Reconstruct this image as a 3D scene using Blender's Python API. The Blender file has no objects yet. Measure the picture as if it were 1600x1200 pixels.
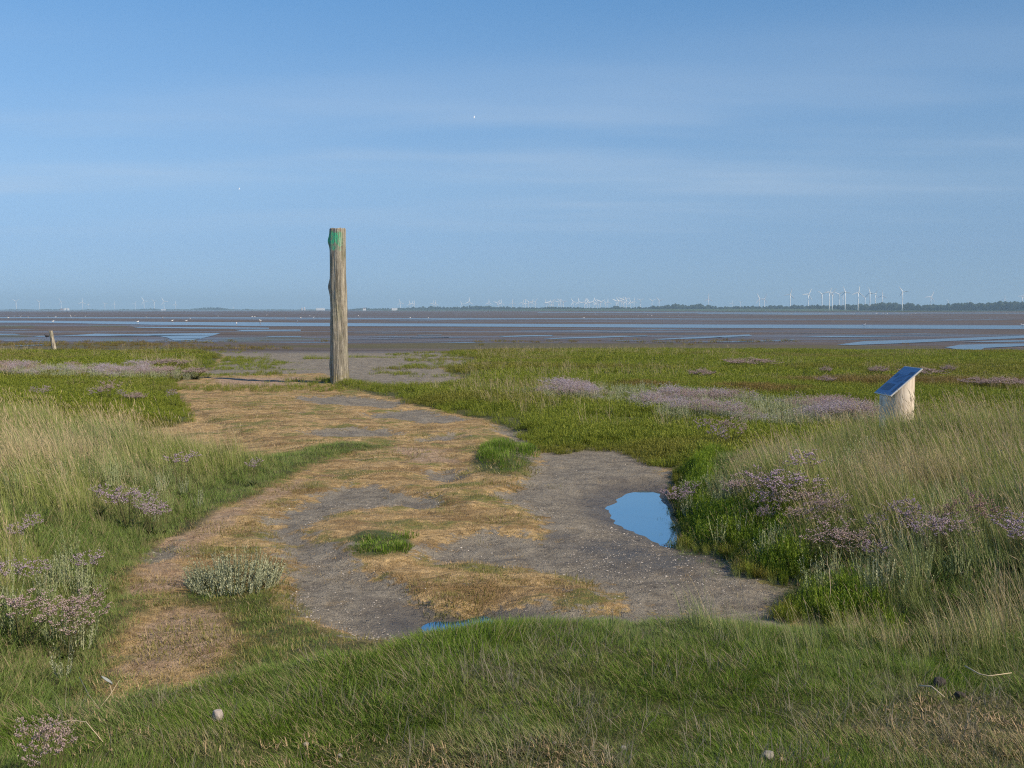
import bpy, bmesh, math, random
import numpy as np
from mathutils import Vector, Matrix, Quaternion, Euler

R = math.radians
scene = bpy.context.scene
COL = scene.collection
rng = np.random.default_rng(11)
random.seed(5)

# ------------------------------------------------------------------ camera
EYE = 2.2
HORIZON = 484.5
FPX = 1500.0
PITCH = math.atan((600 - HORIZON) / FPX)
cam_d = bpy.data.cameras.new('camera')
cam_d.sensor_width = 36.0
cam_d.lens = 36.0 * FPX / 1600.0
cam_d.clip_start = 0.05
cam_d.clip_end = 60000
cam = bpy.data.objects.new('camera', cam_d)
COL.objects.link(cam)
cam.location = (0, 0, EYE)
cam.rotation_euler = (math.pi / 2 - PITCH, 0, 0)
scene.camera = cam

def ground(px, py, z=0.0):
    """point of the level z seen at photograph pixel px, py"""
    a, b = (px - 800) / FPX, (600 - py) / FPX
    c, s = math.cos(PITCH), math.sin(PITCH)
    d = (a, c + b * s, -s + b * c)
    t = (z - EYE) / d[2]
    return (d[0] * t, d[1] * t)

def at_depth(px, py, dist):
    """point at forward distance dist seen at photograph pixel"""
    a, b = (px - 800) / FPX, (600 - py) / FPX
    c, s = math.cos(PITCH), math.sin(PITCH)
    d = (a, c + b * s, -s + b * c)
    t = dist / d[1]
    return (d[0] * t, dist, EYE + d[2] * t)

# ------------------------------------------------------------------ numpy noise and polygons
def _hash(ix, iy, seed):
    n = (ix.astype(np.int64) * 374761393 + iy.astype(np.int64) * 668265263 + seed * 974634777) & 0xFFFFFFFF
    n = ((n ^ (n >> 13)) * 1274126177) & 0xFFFFFFFF
    n = ((n ^ (n >> 16)) * 2246822519) & 0xFFFFFFFF
    return ((n ^ (n >> 15)) & 0xFFFFFF) / float(0xFFFFFF)

def vnoise(x, y, seed=0):
    x = np.asarray(x, float); y = np.asarray(y, float)
    ix, iy = np.floor(x), np.floor(y)
    fx, fy = x - ix, y - iy
    fx = fx * fx * (3 - 2 * fx); fy = fy * fy * (3 - 2 * fy)
    a = _hash(ix, iy, seed); b = _hash(ix + 1, iy, seed)
    c = _hash(ix, iy + 1, seed); d = _hash(ix + 1, iy + 1, seed)
    return (a * (1 - fx) + b * fx) * (1 - fy) + (c * (1 - fx) + d * fx) * fy

def fbm(x, y, scale, seed=0, octaves=4):
    s, amp, tot = 0.0, 1.0, 0.0
    for k in range(octaves):
        f = scale * 2 ** k
        s = s + amp * vnoise(np.asarray(x) * f + 17.3 * k, np.asarray(y) * f - 9.1 * k, seed + k)
        tot += amp; amp *= 0.55
    return s / tot

def sdf(x, y, poly):
    """signed distance to a polygon, positive inside"""
    x = np.asarray(x, float); y = np.asarray(y, float)
    p = np.asarray(poly, float)
    best = np.full(x.shape, 1e18)
    inside = np.zeros(x.shape, bool)
    n = len(p)
    for i in range(n):
        ax, ay = p[i]; bx, by = p[(i + 1) % n]
        ex, ey = bx - ax, by - ay
        l2 = ex * ex + ey * ey + 1e-12
        t = np.clip(((x - ax) * ex + (y - ay) * ey) / l2, 0, 1)
        dx, dy = x - ax - t * ex, y - ay - t * ey
        best = np.minimum(best, dx * dx + dy * dy)
        c = ((ay > y) != (by > y))
        if ey != 0:
            inside ^= c & (x < ex * (y - ay) / ey + ax)
    return np.where(inside, 1, -1) * np.sqrt(best)

def sstep(a, b, v):
    t = np.clip((v - a) / (b - a), 0, 1)
    return t * t * (3 - 2 * t)

def gp(pts, z=0.0):
    return [ground(p[0], p[1], p[2] if len(p) > 2 else z) for p in pts]

# ------------------------------------------------------------------ zones, traced on the ground
Z_LAWN = gp([(170, 1072), (270, 1060), (340, 1043), (420, 1022), (540, 998), (640, 978), (760, 961),
             (900, 949), (1030, 948), (1150, 958), (1250, 966), (1330, 968), (1450, 975), (1600, 985)], .47) + \
         [(6.5, 6.6), (9, 5), (9, -3), (-9, -3), (-7, 2.0), (-2.6, 3.3), (-2.2, 4.1)]
Z_LEFT = gp([(610, 693), (500, 718), (400, 768), (330, 803), (240, 853), (195, 905), (212, 955), (165, 1040)], .1) + \
         [(-2.15, 4.2), (-2.3, 3.2), (-2.2, 1.5), (-9, 1.0), (-18, 8)] + \
         gp([(-300, 612, .75), (0, 612, .75), (150, 616, .7), (290, 642, .6), (400, 684, .35), (520, 684, .2)])
Z_RIGHT = gp([(1205, 968), (1232, 948), (1245, 925), (1150, 903), (1140, 872), (1062, 852), (1045, 800), (1055, 750), (1095, 712)], .02) + \
          gp([(1180, 672, .6), (1300, 655, .68), (1440, 648, .70), (1600, 640, .70), (1900, 635, .70)]) + \
          [(16, 13), (10, 5), (4.4, 4.6), (3.0, 5.4), (2.3, 6.0), (1.9, 6.5)]
Z_MARSH = gp([(500, 598), (560, 613), (640, 632), (760, 657), (838, 690), (858, 707), (960, 700), (1015, 722), (1060, 742),
              (1100, 800), (1300, 800), (1700, 720), (2300, 640), (2300, 551), (1700, 551), (1480, 549), (1300, 546), (1000, 544),
              (720, 547), (690, 553), (755, 566), (690, 576), (715, 588), (735, 601), (690, 604), (600, 608), (545, 598)], .03)
Z_MARSH_L = gp([(-500, 549), (0, 549), (200, 550), (335, 548), (352, 555), (330, 576), (295, 590), (262, 600), (285, 625),
                (300, 660), (0, 700), (-500, 700)], .03)
Z_PATH = gp([(300, 588), (480, 586), (530, 602), (620, 622), (700, 645), (760, 662), (815, 690), (760, 688), (800, 725), (828, 742),
             (770, 785), (842, 815), (852, 845), (905, 905), (960, 940), (960, 1100), (150, 1100), (180, 905), (330, 795),
             (495, 712), (400, 690), (300, 640), (250, 605)], .03)
MUDS = [gp(p, .0) for p in (
    [(840, 712), (900, 702), (960, 702), (1030, 728), (1062, 760), (1075, 800), (1062, 850), (1145, 872), (1260, 930), (1210, 975), (1000, 975),
     (955, 942), (905, 908), (830, 898), (760, 890), (650, 884), (650, 872), (700, 850), (770, 838), (850, 845), (835, 812), (772, 785), (818, 760), (832, 738)],
    [(495, 776), (540, 766), (590, 766), (650, 783), (702, 800), (600, 801), (520, 812), (500, 824), (478, 836), (532, 862), (545, 885),
     (640, 915), (685, 945), (790, 950), (880, 940), (900, 975), (560, 1010), (470, 975), (430, 945), (440, 900), (428, 862), (405, 842), (432, 812)],
    [(662, 745), (705, 738), (728, 748), (700, 762), (668, 757)],
    [(455, 622), (530, 620), (640, 632), (610, 640), (500, 636)],
    [(560, 648), (650, 642), (740, 660), (690, 668), (590, 658)],
    [(770, 668), (812, 676), (842, 700), (835, 730), (812, 722), (800, 690), (770, 680)],
    [(470, 680), (560, 672), (640, 680), (600, 690), (500, 690)],
    [(640, 690), (720, 680), (720, 690), (660, 698)],
    [(335, 548), (560, 540), (700, 548), (750, 566), (690, 576), (715, 588), (735, 602), (690, 606), (600, 606), (548, 596), (520, 590), (500, 584), (330, 588), (290, 594), (335, 575), (352, 556)],
    [(215, 865), (275, 855), (290, 880), (240, 895), (205, 890)],
    [(700, 990), (1250, 990), (1250, 960), (700, 955)],
    [(470, 905), (540, 900), (600, 915), (560, 960), (470, 960)],
)]
BARE = [gp(p, .05) for p in ([(200, 908), (240, 852), (330, 805), (420, 768), (470, 748), (480, 760), (430, 792), (345, 832), (292, 880), (290, 925), (200, 932)],
    [(178, 1062), (195, 990), (260, 955), (330, 955), (372, 1005), (345, 1046), (250, 1068)], [(610, 700), (700, 705), (720, 730), (640, 725)], [(330, 590), (470, 590), (470, 604), (350, 606)])]
CHURN = gp([(880, 852), (960, 842), (1030, 850), (1120, 858), (1150, 882), (1060, 896), (940, 884)], .0)
Z_APRON = gp([(262, 940), (330, 916), (432, 926), (455, 972), (540, 1000), (640, 986), (640, 1060), (330, 1075), (378, 1010), (345, 955)], .08)
BUMPS = [  # green humps on the path: px, py, half width m, half depth m, height
    (590, 855, .34, .55, .07), (787, 722, .50, 1.6, .10)]
Z_PUD1 = gp([(942, 787), (958, 776), (975, 768), (1005, 763), (1032, 768), (1052, 790), (1062, 830), (1060, 850), (1040, 848), (1018, 838), (985, 822), (952, 805)], -.03)
Z_PUD2 = gp([(640, 973), (662, 967), (690, 963), (715, 960), (745, 955), (766, 955), (775, 972), (770, 990), (690, 1000), (650, 985)], -.03)
ALGAE = [gp(p, -.12) for p in (
    [(128, 508.5), (165, 507.5), (208, 509.5), (200, 511.5), (140, 511)], [(140, 530), (200, 526), (225, 532), (180, 538), (150, 537)],
    [(-60, 523), (45, 523), (55, 528), (-60, 531)], [(330, 528), (420, 526), (560, 529), (420, 534), (340, 535)],
    [(-60, 537), (60, 536), (330, 541), (330, 548), (-60, 548)], [(60, 508), (-60, 508), (-60, 512), (60, 512)],
    [(350, 541), (700, 535), (1100, 537), (1480, 541), (1480, 549), (1000, 545), (560, 545)])]

def height(x, y):
    x = np.asarray(x, float); y = np.asarray(y, float)
    near = 1 - sstep(46, 54, y)
    h = -.12 * (1 - near)
    h = h + near * (.10 * (fbm(x, y, .35, 3, 3) - .5) + .07 * (fbm(x, y, 1.7, 9, 3) - .5))
    turf = .05 * sstep(-.15, .15, sdf(x, y, Z_PATH))
    mud = np.full(x.shape, -9.0)
    for m in MUDS:
        mud = np.maximum(mud, sdf(x, y, m))
    mudf = sstep(-.12, .18, mud + .3 * (fbm(x, y, 2.2, 40) - .5))
    h = h + near * (turf * (1 - mudf) + .015)
    h = h + near * sstep(40, 20, y) * (.055 * (fbm(x, y * 1.25, 4.2, 19, 3) - .5) * (1 - .55 * mudf))
    lawn = sstep(-.75, .15, sdf(x, y, Z_LAWN) + .45 * (fbm(x, y, 1.4, 29) - .5))
    h = h * (1 - .6 * lawn) + lawn * (.40 + .05 * (fbm(x, y, .9, 60, 3) - .5))
    h = h + .30 * sstep(-.1, 1.6, sdf(x, y, Z_LEFT)) * (1 - lawn)
    h = h + .40 * sstep(-.1, 1.3, sdf(x, y, Z_RIGHT)) * (1 - lawn)
    h = h + .16 * np.exp(-((x - 5.3) ** 2 / 2.2 + (y - 12.9) ** 2 / 1.2))
    mar = sstep(-.1, .4, np.maximum(sdf(x, y, Z_MARSH), sdf(x, y, Z_MARSH_L)))
    h = h + near * mar * (.05 + .05 * (fbm(x, y, .5, 77, 3) - .4))
    for (px, py, hw, hd, hh) in BUMPS:
        bx, by = ground(px, py, .06)
        d = ((x - bx) / hw) ** 2 + ((y - by) / hd) ** 2
        h = h + hh * np.exp(-d * 1.3)
    pud = np.maximum(sdf(x, y, Z_PUD1), sdf(x, y, Z_PUD2))
    k = sstep(-.45, .35, pud + .16 * (fbm(x, y, 3.0, 21) - .5))
    h = h * (1 - k) + k * (-.085) - .03 * sstep(-1.2, 0, pud) * (1 - lawn) * (1 - k)
    return h

# ------------------------------------------------------------------ material helpers
class Mat:
    def __init__(self, name):
        self.m = bpy.data.materials.new(name)
        self.m.use_nodes = True
        self.t = self.m.node_tree
        self.t.nodes.clear()
        self.out = self.t.nodes.new('ShaderNodeOutputMaterial')
    def n(self, typ, props=None, **ins):
        nd = self.t.nodes.new(typ)
        for k, v in (props or {}).items():
            setattr(nd, k, v)
        for k, v in ins.items():
            key = int(k[1:]) if k[0] == '_' and k[1:].isdigit() else k.replace('_', ' ')
            self.put(nd.inputs[key], v)
        return nd
    def put(self, sock, v):
        if isinstance(v, bpy.types.NodeSocket):
            self.t.links.new(v, sock)
        elif isinstance(v, bpy.types.Node):
            self.t.links.new(v.outputs[0], sock)
        else:
            if sock.type == 'RGBA' and len(v) == 3:
                v = (*v, 1)
            sock.default_value = v
    def coord(self):
        return self.n('ShaderNodeTexCoord').outputs['Object']
    def attr(self, name, inst=False):
        return self.n('ShaderNodeAttribute', dict(attribute_name=name, attribute_type='INSTANCER' if inst else 'GEOMETRY')).outputs['Fac']
    def scaled(self, vec, s):
        return self.n('ShaderNodeVectorMath', dict(operation='MULTIPLY'), _0=vec, _1=s).outputs[0]
    def noise(self, vec, scale, detail=4, rough=.55):
        return self.n('ShaderNodeTexNoise', None, Vector=vec, Scale=scale, Detail=detail, Roughness=rough).outputs['Fac']
    def math(self, op, a, b=0.0, c=None, clamp=False):
        nd = self.n('ShaderNodeMath', dict(operation=op, use_clamp=clamp), _0=a, _1=b)
        if c is not None:
            self.put(nd.inputs[2], c)
        return nd.outputs[0]
    def remap(self, v, a, b, c=0.0, d=1.0, smooth=True):
        return self.n('ShaderNodeMapRange', dict(interpolation_type='SMOOTHSTEP' if smooth else 'LINEAR'), _0=v, _1=a, _2=b, _3=c, _4=d).outputs[0]
    def mix(self, f, a, b):
        nd = self.t.nodes.new('ShaderNodeMix'); nd.data_type = 'RGBA'
        self.put(nd.inputs[0], f); self.put(nd.inputs[6], a); self.put(nd.inputs[7], b)
        return nd.outputs[2]
    def bump(self, h, dist, strength=1.0):
        return self.n('ShaderNodeBump', None, Height=h, Distance=dist, Strength=strength).outputs[0]
    def bsdf(self, col, rough=.8, normal=None, spec=.3, metal=0.0):
        nd = self.n('ShaderNodeBsdfPrincipled', None, Base_Color=col, Roughness=rough, Metallic=metal)
        self.put(nd.inputs['Specular IOR Level'], spec)
        if normal is not None:
            self.put(nd.inputs['Normal'], normal)
        return nd.outputs[0]
    def done(self, sh):
        self.t.links.new(sh, self.out.inputs['Surface'])
        return self.m

def simple(name, col, rough=.7, var=.25, scale=20, bump=.0, spec=.3, metal=0.0):
    m = Mat(name)
    c = m.coord()
    n = m.noise(c, scale)
    k = m.mix(n, tuple(v * (1 - var) for v in col), tuple(min(1, v * (1 + var)) for v in col))
    nb = m.bump(n, bump) if bump else None
    return m.done(m.bsdf(k, rough, nb, spec, metal))

# ------------------------------------------------------------------ object helpers
def mesh_obj(name, verts, faces, mat=None, parent=None, smooth=False, attrs=None):
    me = bpy.data.meshes.new(name)
    me.from_pydata([tuple(v) for v in verts], [], [tuple(f) for f in faces])
    for k, v in (attrs or {}).items():
        a = me.attributes.new(k, 'FLOAT', 'POINT')
        a.data.foreach_set('value', np.asarray(v, np.float32))
    if smooth:
        me.polygons.foreach_set('use_smooth', [True] * len(me.polygons))
    me.update()
    o = bpy.data.objects.new(name, me)
    if mat:
        me.materials.append(mat)
    if parent:
        o.parent = parent
    COL.objects.link(o)
    return o

def tag(o, label=None, cat=None, group=None, kind=None):
    if label: o['label'] = label
    if cat: o['category'] = cat
    if group: o['group'] = group
    if kind: o['kind'] = kind
    return o

def empty(name, loc=(0, 0, 0), rz=0.0):
    o = bpy.data.objects.new(name, None)
    o.empty_display_size = .2
    o.location = loc
    o.rotation_euler = (0, 0, rz)
    COL.objects.link(o)
    return o

def copy_tree(o, parent=None):
    c = o.copy()
    COL.objects.link(c)
    if parent:
        c.parent = parent
    for ch in list(o.children):
        copy_tree(ch, c)
    return c

class MB:
    def __init__(self):
        self.v, self.f, self.a, self.k = [], [], [], []
    def add(self, verts, faces, rnd=0.0, kind=0.0):
        b = len(self.v)
        self.v += [tuple(p) for p in verts]
        self.f += [tuple(i + b for i in f) for f in faces]
        self.a += [rnd] * len(verts)
        self.k += [kind] * len(verts)
    def tube(self, pts, radii, sides=6, rnd=0.0, kind=0.0, cap=True):
        pts = [Vector(p) for p in pts]
        rings = []
        up = Vector((0, 0, 1))
        for i, p in enumerate(pts):
            d = (pts[min(i + 1, len(pts) - 1)] - pts[max(i - 1, 0)])
            d = d.normalized() if d.length > 1e-9 else Vector((0, 0, 1))
            s = d.cross(up)
            if s.length < 1e-3:
                s = d.cross(Vector((1, 0, 0)))
            s.normalize(); t = s.cross(d)
            r = radii[i] if hasattr(radii, '__len__') else radii
            rings.append([p + (s * math.cos(2 * math.pi * k / sides) + t * math.sin(2 * math.pi * k / sides)) * r for k in range(sides)])
        v = [q for r in rings for q in r]
        f = []
        for i in range(len(rings) - 1):
            for k in range(sides):
                a, b = i * sides + k, i * sides + (k + 1) % sides
                f.append((a, b, b + sides, a + sides))
        if cap:
            f.append(tuple(range(sides - 1, -1, -1)))
            f.append(tuple(range((len(rings) - 1) * sides, len(rings) * sides)))
        self.add(v, f, rnd, kind)
    def build(self, name, mat, parent=None, smooth=False):
        return mesh_obj(name, self.v, self.f, mat, parent, smooth, dict(rnd=self.a, straw=self.k))
    def mesh(self, name, mat):
        me = bpy.data.meshes.new(name)
        me.from_pydata(self.v, [], self.f)
        for k, v in (('rnd', self.a), ('straw', self.k)):
            a = me.attributes.new(k, 'FLOAT', 'POINT'); a.data.foreach_set('value', np.asarray(v, np.float32))
        me.materials.append(mat)
        me.update()
        return me

# ------------------------------------------------------------------ light and sky
SUN_EL, SUN_AZ = R(39), math.atan2(3.6, -2.1)        # azimuth from +Y towards +X
to_sun = Vector((math.sin(SUN_AZ) * math.cos(SUN_EL), math.cos(SUN_AZ) * math.cos(SUN_EL), math.sin(SUN_EL)))
sd = bpy.data.lights.new('sun', 'SUN')
sd.energy = 5.0; sd.angle = R(.53); sd.color = (1.0, .87, .69)
sun = bpy.data.objects.new('sun', sd); COL.objects.link(sun)
sun.rotation_euler = to_sun.to_track_quat('Z', 'Y').to_euler()
sun.location = to_sun * 50

w = bpy.data.worlds.new('World'); scene.world = w; w.use_nodes = True
nt = w.node_tree; nt.nodes.clear()
W = Mat.__new__(Mat); W.t = nt
wo = nt.nodes.new('ShaderNodeOutputWorld')
bg = nt.nodes.new('ShaderNodeBackground')
sky = nt.nodes.new('ShaderNodeTexSky'); sky.sky_type = 'NISHITA'; sky.sun_disc = False
sky.sun_elevation = SUN_EL; sky.sun_rotation = SUN_AZ
sky.altitude = 0; sky.air_density = 1.0; sky.dust_density = .35; sky.ozone_density = 2.5
bg.inputs[1].default_value = .095
tc = nt.nodes.new('ShaderNodeTexCoord').outputs['Generated']
# thin high cirrus lying in a flat layer: the view direction is projected on a plane far above
sep = W.n('ShaderNodeSeparateXYZ', None, _0=tc)
den = W.math('ADD', W.math('MAXIMUM', sep.outputs[2], 0.0), .03)
cx = W.math('DIVIDE', sep.outputs[0], den); cy = W.math('DIVIDE', sep.outputs[1], den)
cv = W.n('ShaderNodeCombineXYZ', None, _0=cx, _1=cy, _2=0.0).outputs[0]
cvs = W.scaled(cv, (.22, .55, 1))
cl = W.noise(cvs, .8, 4, .5)
cl2 = W.noise(W.scaled(cv, (.06, .2, 1)), 1.6, 3, .5)
clf = W.math('MULTIPLY', W.remap(cl, .40, .72), W.remap(cl2, .34, .60))
band = W.math('MULTIPLY', W.remap(sep.outputs[2], .05, .12), W.remap(sep.outputs[2], .30, .15))
clf = W.math('MULTIPLY', W.math('MULTIPLY', clf, band), .80)
ramp = nt.nodes.new('ShaderNodeValToRGB')
W.put(ramp.inputs[0], sep.outputs[2])
els = ramp.color_ramp.elements
stops = [(0.0, (2.5, 4.5, 6.9)), (.06, (2.4, 4.3, 7.1)), (.13, (2.6, 4.6, 7.4)), (.20, (1.95, 4.05, 7.2)), (.31, (1.2, 3.2, 6.5)), (.45, (.8, 2.3, 5.4)), (1.0, (.32, .9, 2.4))]
els[0].position, els[1].position = 0, 1
for p_, c_ in stops[1:-1]:
    els.new(p_)
for e_, (p_, c_) in zip(els, stops):
    e_.position = p_; e_.color = tuple(v * .1 for v in c_) + (1,)
grad = W.scaled(ramp.outputs[0], (10, 10, 10))
# the sky is deepest about a right angle away from the sun
az = W.remap(sep.outputs[0], -.5, .55, 1.06, .72, smooth=False)
grad = W.n('ShaderNodeVectorMath', dict(operation='SCALE'), _0=grad, Scale=az).outputs[0]
base_sky = W.mix(.85, sky.outputs[0], grad)
skc = W.mix(clf, base_sky, (4.6, 5.6, 6.9))
nt.links.new(skc, bg.inputs[0]); nt.links.new(bg.outputs[0], wo.inputs[0])

vs = scene.view_settings
vs.view_transform = 'Standard'; vs.look = 'None'; vs.gamma = 1; vs.exposure = .22
scene.render.engine = 'CYCLES'
cy_ = scene.cycles
cy_.use_denoising = False
cy_.pixel_filter_type = 'BLACKMAN_HARRIS'; cy_.filter_width = 1.15
cy_.sample_clamp_indirect = 4.0
cy_.max_bounces = 6; cy_.diffuse_bounces = 2; cy_.glossy_bounces = 2; cy_.transmission_bounces = 3
cy_.volume_bounces = 0; cy_.transparent_max_bounces = 4; cy_.caustics_reflective = False; cy_.caustics_refractive = False

# ------------------------------------------------------------------ the ground, one sheet to the horizon
def build_ground():
    ys = list(np.arange(-4, 1.5, .5))
    y = 1.5
    while y < 62:
        ys.append(y); y += max(.035, .0045 * y)
    while y < 13000:
        ys.append(y); y += .03 * y
    ys.append(13400)
    ys = np.array(ys)
    nc = 560
    u = np.linspace(-1, 1, nc)
    hw = 6 + .8 * np.maximum(ys, 0)
    X = u[None, :] * hw[:, None]
    Y = np.repeat(ys[:, None], nc, 1)
    nr = len(ys)
    x, yv = X.ravel(), Y.ravel()
    z = np.full(x.shape, -.12)
    nearm = yv < 64
    z[nearm] = height(x[nearm], yv[nearm])
    co = np.stack([x, yv, z], 1).astype(np.float32)
    r, c = np.meshgrid(np.arange(nr - 1), np.arange(nc - 1), indexing='ij')
    a = (r * nc + c).ravel()
    quads = np.stack([a, a + 1, a + nc + 1, a + nc], 1).astype(np.int32)
    me = bpy.data.meshes.new('ground')
    me.vertices.add(len(co)); me.vertices.foreach_set('co', co.ravel())
    me.loops.add(quads.size); me.loops.foreach_set('vertex_index', quads.ravel())
    me.polygons.add(len(quads)); me.polygons.foreach_set('loop_start', np.arange(0, quads.size, 4, dtype=np.int32))
    me.polygons.foreach_set('use_smooth', np.ones(len(quads), bool))
    def put(nm, f):
        v = np.full(x.shape, -1.0); v[nearm] = np.clip(f(x[nearm], yv[nearm]), -1, 1)
        at = me.attributes.new(nm, 'FLOAT', 'POINT'); at.data.foreach_set('value', v.astype(np.float32))
    def mudf(a, b):
        m = np.full(a.shape, -9.0)
        for p in MUDS:
            m = np.maximum(m, sdf(a, b, p))
        return m + .3 * (fbm(a, b, 2.2, 40) - .5)
    put('mud', mudf)
    put('grn', lambda a, b: np.maximum.reduce([sdf(a, b, Z_LAWN), sdf(a, b, Z_APRON), sdf(a, b, Z_LEFT), sdf(a, b, Z_RIGHT), sdf(a, b, Z_MARSH), sdf(a, b, Z_MARSH_L)]) + .3 * (fbm(a, b, 1.5, 51) - .5))
    def baref(a, b):
        m = np.full(a.shape, -9.0)
        for p in BARE:
            m = np.maximum(m, sdf(a, b, p))
        return m + .4 * (fbm(a, b, 1.9, 47) - .5)
    put('bare', baref)
    put('wet', lambda a, b: np.maximum.reduce([sdf(a, b, Z_PUD1), sdf(a, b, Z_PUD2), .7 * sdf(a, b, CHURN) - .22 + .7 * (fbm(a, b, 2.4, 49) - .5)]))
    def bumps(a, b):
        m = np.full(a.shape, -1.0)
        for (px, py, hw_, hd, hh) in BUMPS:
            bx, by = ground(px, py, .06)
            m = np.maximum(m, 1 - np.sqrt(((a - bx) / hw_) ** 2 + ((b - by) / hd) ** 2))
        return m
    put('hump', bumps)
    alg = np.full(x.shape, -1.0); mid = (yv > 40) & (yv < 300)
    for p in ALGAE:
        alg[mid] = np.maximum(alg[mid], np.clip(sdf(x[mid], yv[mid], p) / 1.5, -1, 1))
    at = me.attributes.new('alg', 'FLOAT', 'POINT'); at.data.foreach_set('value', alg.astype(np.float32))
    me.update(); me.validate()
    o = bpy.data.objects.new('ground', me); COL.objects.link(o)
    tag(o, kind='structure')
    m = Mat('ground_soil')
    P = m.coord()
    n1 = m.noise(P, .7, 4); n2 = m.noise(P, 5, 5); n3 = m.noise(P, 22, 5, .6); n4 = m.noise(P, 95, 3, .6)
    warp = m.n('ShaderNodeVectorMath', dict(operation='ADD'), _0=P, _1=m.scaled(m.n('ShaderNodeTexNoise', None, Vector=P, Scale=3.0, Detail=3.0).outputs['Color'], (.5, .35, 0))).outputs[0]
    st = m.noise(m.scaled(warp, (3.2, 6.0, 1)), 2.4, 7, .7)           # trampled turf lies in streaks
    # mud with pale shell grit
    mudc = m.mix(m.remap(n2, .25, .75), (.112, .095, .074), (.285, .250, .195))
    mudc = m.mix(m.remap(n3, .3, .8, 0, .75), mudc, (.325, .285, .218))
    mudc = m.mix(m.remap(m.noise(P, 48, 3, .65), .54, .66, 0, .65), mudc, (.065, .057, .050))
    v = m.n('ShaderNodeTexVoronoi', None, Vector=P, Scale=62.0, Randomness=1.0)
    grit = m.math('MULTIPLY', m.remap(v.outputs['Distance'], .30, .22), m.remap(v.outputs['Color'], .62, .66))
    grit = m.math('MULTIPLY', grit, m.remap(n1, .50, .64, 0, .8))
    mudc = m.mix(grit, mudc, (.52, .48, .43))
    mudc = m.mix(m.remap(m.noise(m.scaled(warp, (1, 1.6, 1)), 1.6, 5, .65), .50, .66, 0, .55), mudc, (.115, .098, .082))
    pit = m.remap(m.noise(m.scaled(P, (1, 1.5, 1)), 11, 4, .7), .62, .70)
    mudc = m.mix(m.math('MULTIPLY', pit, .6), mudc, (.070, .058, .048))
    mudc = m.mix(m.math('MULTIPLY', m.remap(m.noise(m.scaled(warp, (1, 2, 1)), 2.6, 6, .7), .58, .68), .55), mudc, (.300, .225, .130))
    wet = m.remap(m.attr('wet'), -.55, -.02)
    mudc = m.mix(m.math('MULTIPLY', wet, .62), mudc, (.052, .043, .036))
    # trampled dry turf
    tan = m.mix(m.remap(st, .3, .72), (.215, .138, .052), (.610, .425, .200))
    tan = m.mix(m.remap(n3, .52, .75, 0, .6), tan, (.60, .44, .25))
    tan = m.mix(m.remap(m.noise(m.scaled(P, (1, 2.4, 1)), .9, 6, .7), .47, .62, 0, .85), tan, (.205, .128, .050))
    tan = m.mix(m.remap(m.noise(m.scaled(warp, (1, 2.0, 1)), 4.5, 5, .7), .56, .68, 0, .7), tan, (.120, .078, .032))
    tan = m.mix(m.math('MULTIPLY', m.remap(m.noise(m.scaled(P, (1, 1.8, 1)), 1.1, 6, .7), .50, .62), m.remap(n3, .25, .55, .3, .95)), tan, (.150, .158, .036))
    tan = m.mix(m.remap(m.noise(m.scaled(P, (1, 3, 1)), 2.1, 6, .7), .60, .70, 0, .8), tan, (.185, .165, .145))
    bf = m.remap(m.math('ADD', m.attr('bare'), m.math('MULTIPLY', m.math('SUBTRACT', n2, .5), .5)), -.08, .14)
    tan = m.mix(m.math('MULTIPLY', bf, .85), tan, m.mix(m.remap(st, .35, .65), (.265, .175, .110), (.450, .325, .225)))
    hump = m.remap(m.math('ADD', m.attr('hump'), m.math('MULTIPLY', m.math('SUBTRACT', n2, .5), .5)), -.05, .35)
    tan = m.mix(hump, tan, (.075, .095, .024))
    mf = m.math('ADD', m.attr('mud'), m.math('MULTIPLY', m.math('SUBTRACT', n2, .5), .85))
    mf = m.math('ADD', mf, m.math('MULTIPLY', m.math('SUBTRACT', n3, .5), .6))
    mf = m.remap(mf, -.05, .10)
    col = m.mix(mf, tan, mudc)
    gf = m.remap(m.math('ADD', m.attr('grn'), m.math('MULTIPLY', m.math('SUBTRACT', n2, .5), .4)), -.12, .16)
    grc = m.mix(m.remap(n3, .3, .7), (.050, .050, .016), (.095, .105, .028))
    col = m.mix(m.math('MULTIPLY', gf, m.math('SUBTRACT', 1.0, m.math('MULTIPLY', mf, m.remap(n2, .3, .6, .2, .6)))), col, grc)
    # the open flats
    y_ = m.n('ShaderNodeSeparateXYZ', None, _0=P).outputs[1]
    ff = m.remap(m.math('ADD', y_, m.math('MULTIPLY', m.noise(m.scaled(P, (.08, .3, 1)), 1.0, 4), 8.0)), 52, 60)
    fl = m.noise(m.scaled(P, (.012, .09, 1)), 1.0, 6, .6); fl2 = m.noise(m.scaled(P, (.10, .55, 1)), 1.0, 6, .65)
    fl3 = m.noise(m.scaled(P, (.0016, .012, 1)), 1.0, 5, .6)
    farc = m.mix(m.remap(fl2, .3, .7), (.068, .053, .043), (.150, .122, .098))
    farc = m.mix(m.remap(fl, .45, .7, 0, .7), farc, (.125, .106, .090))
    farc = m.mix(m.remap(fl3, .42, .65, 0, .6), farc, (.105, .082, .070))
    al = m.remap(m.math('ADD', m.attr('alg'), m.math('MULTIPLY', m.math('SUBTRACT', fl2, .5), 1.6)), 0, .6)
    farc = m.mix(m.math('MULTIPLY', al, .75), farc, (.098, .092, .036))
    col = m.mix(ff, col, farc)
    hb = m.math('ADD', m.math('MULTIPLY', n3, .6), m.math('MULTIPLY', n4, .4))
    hb = m.math('ADD', hb, m.math('MULTIPLY', n2, .8))
    hb = m.math('ADD', hb, m.math('MULTIPLY', grit, .12))
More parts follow.
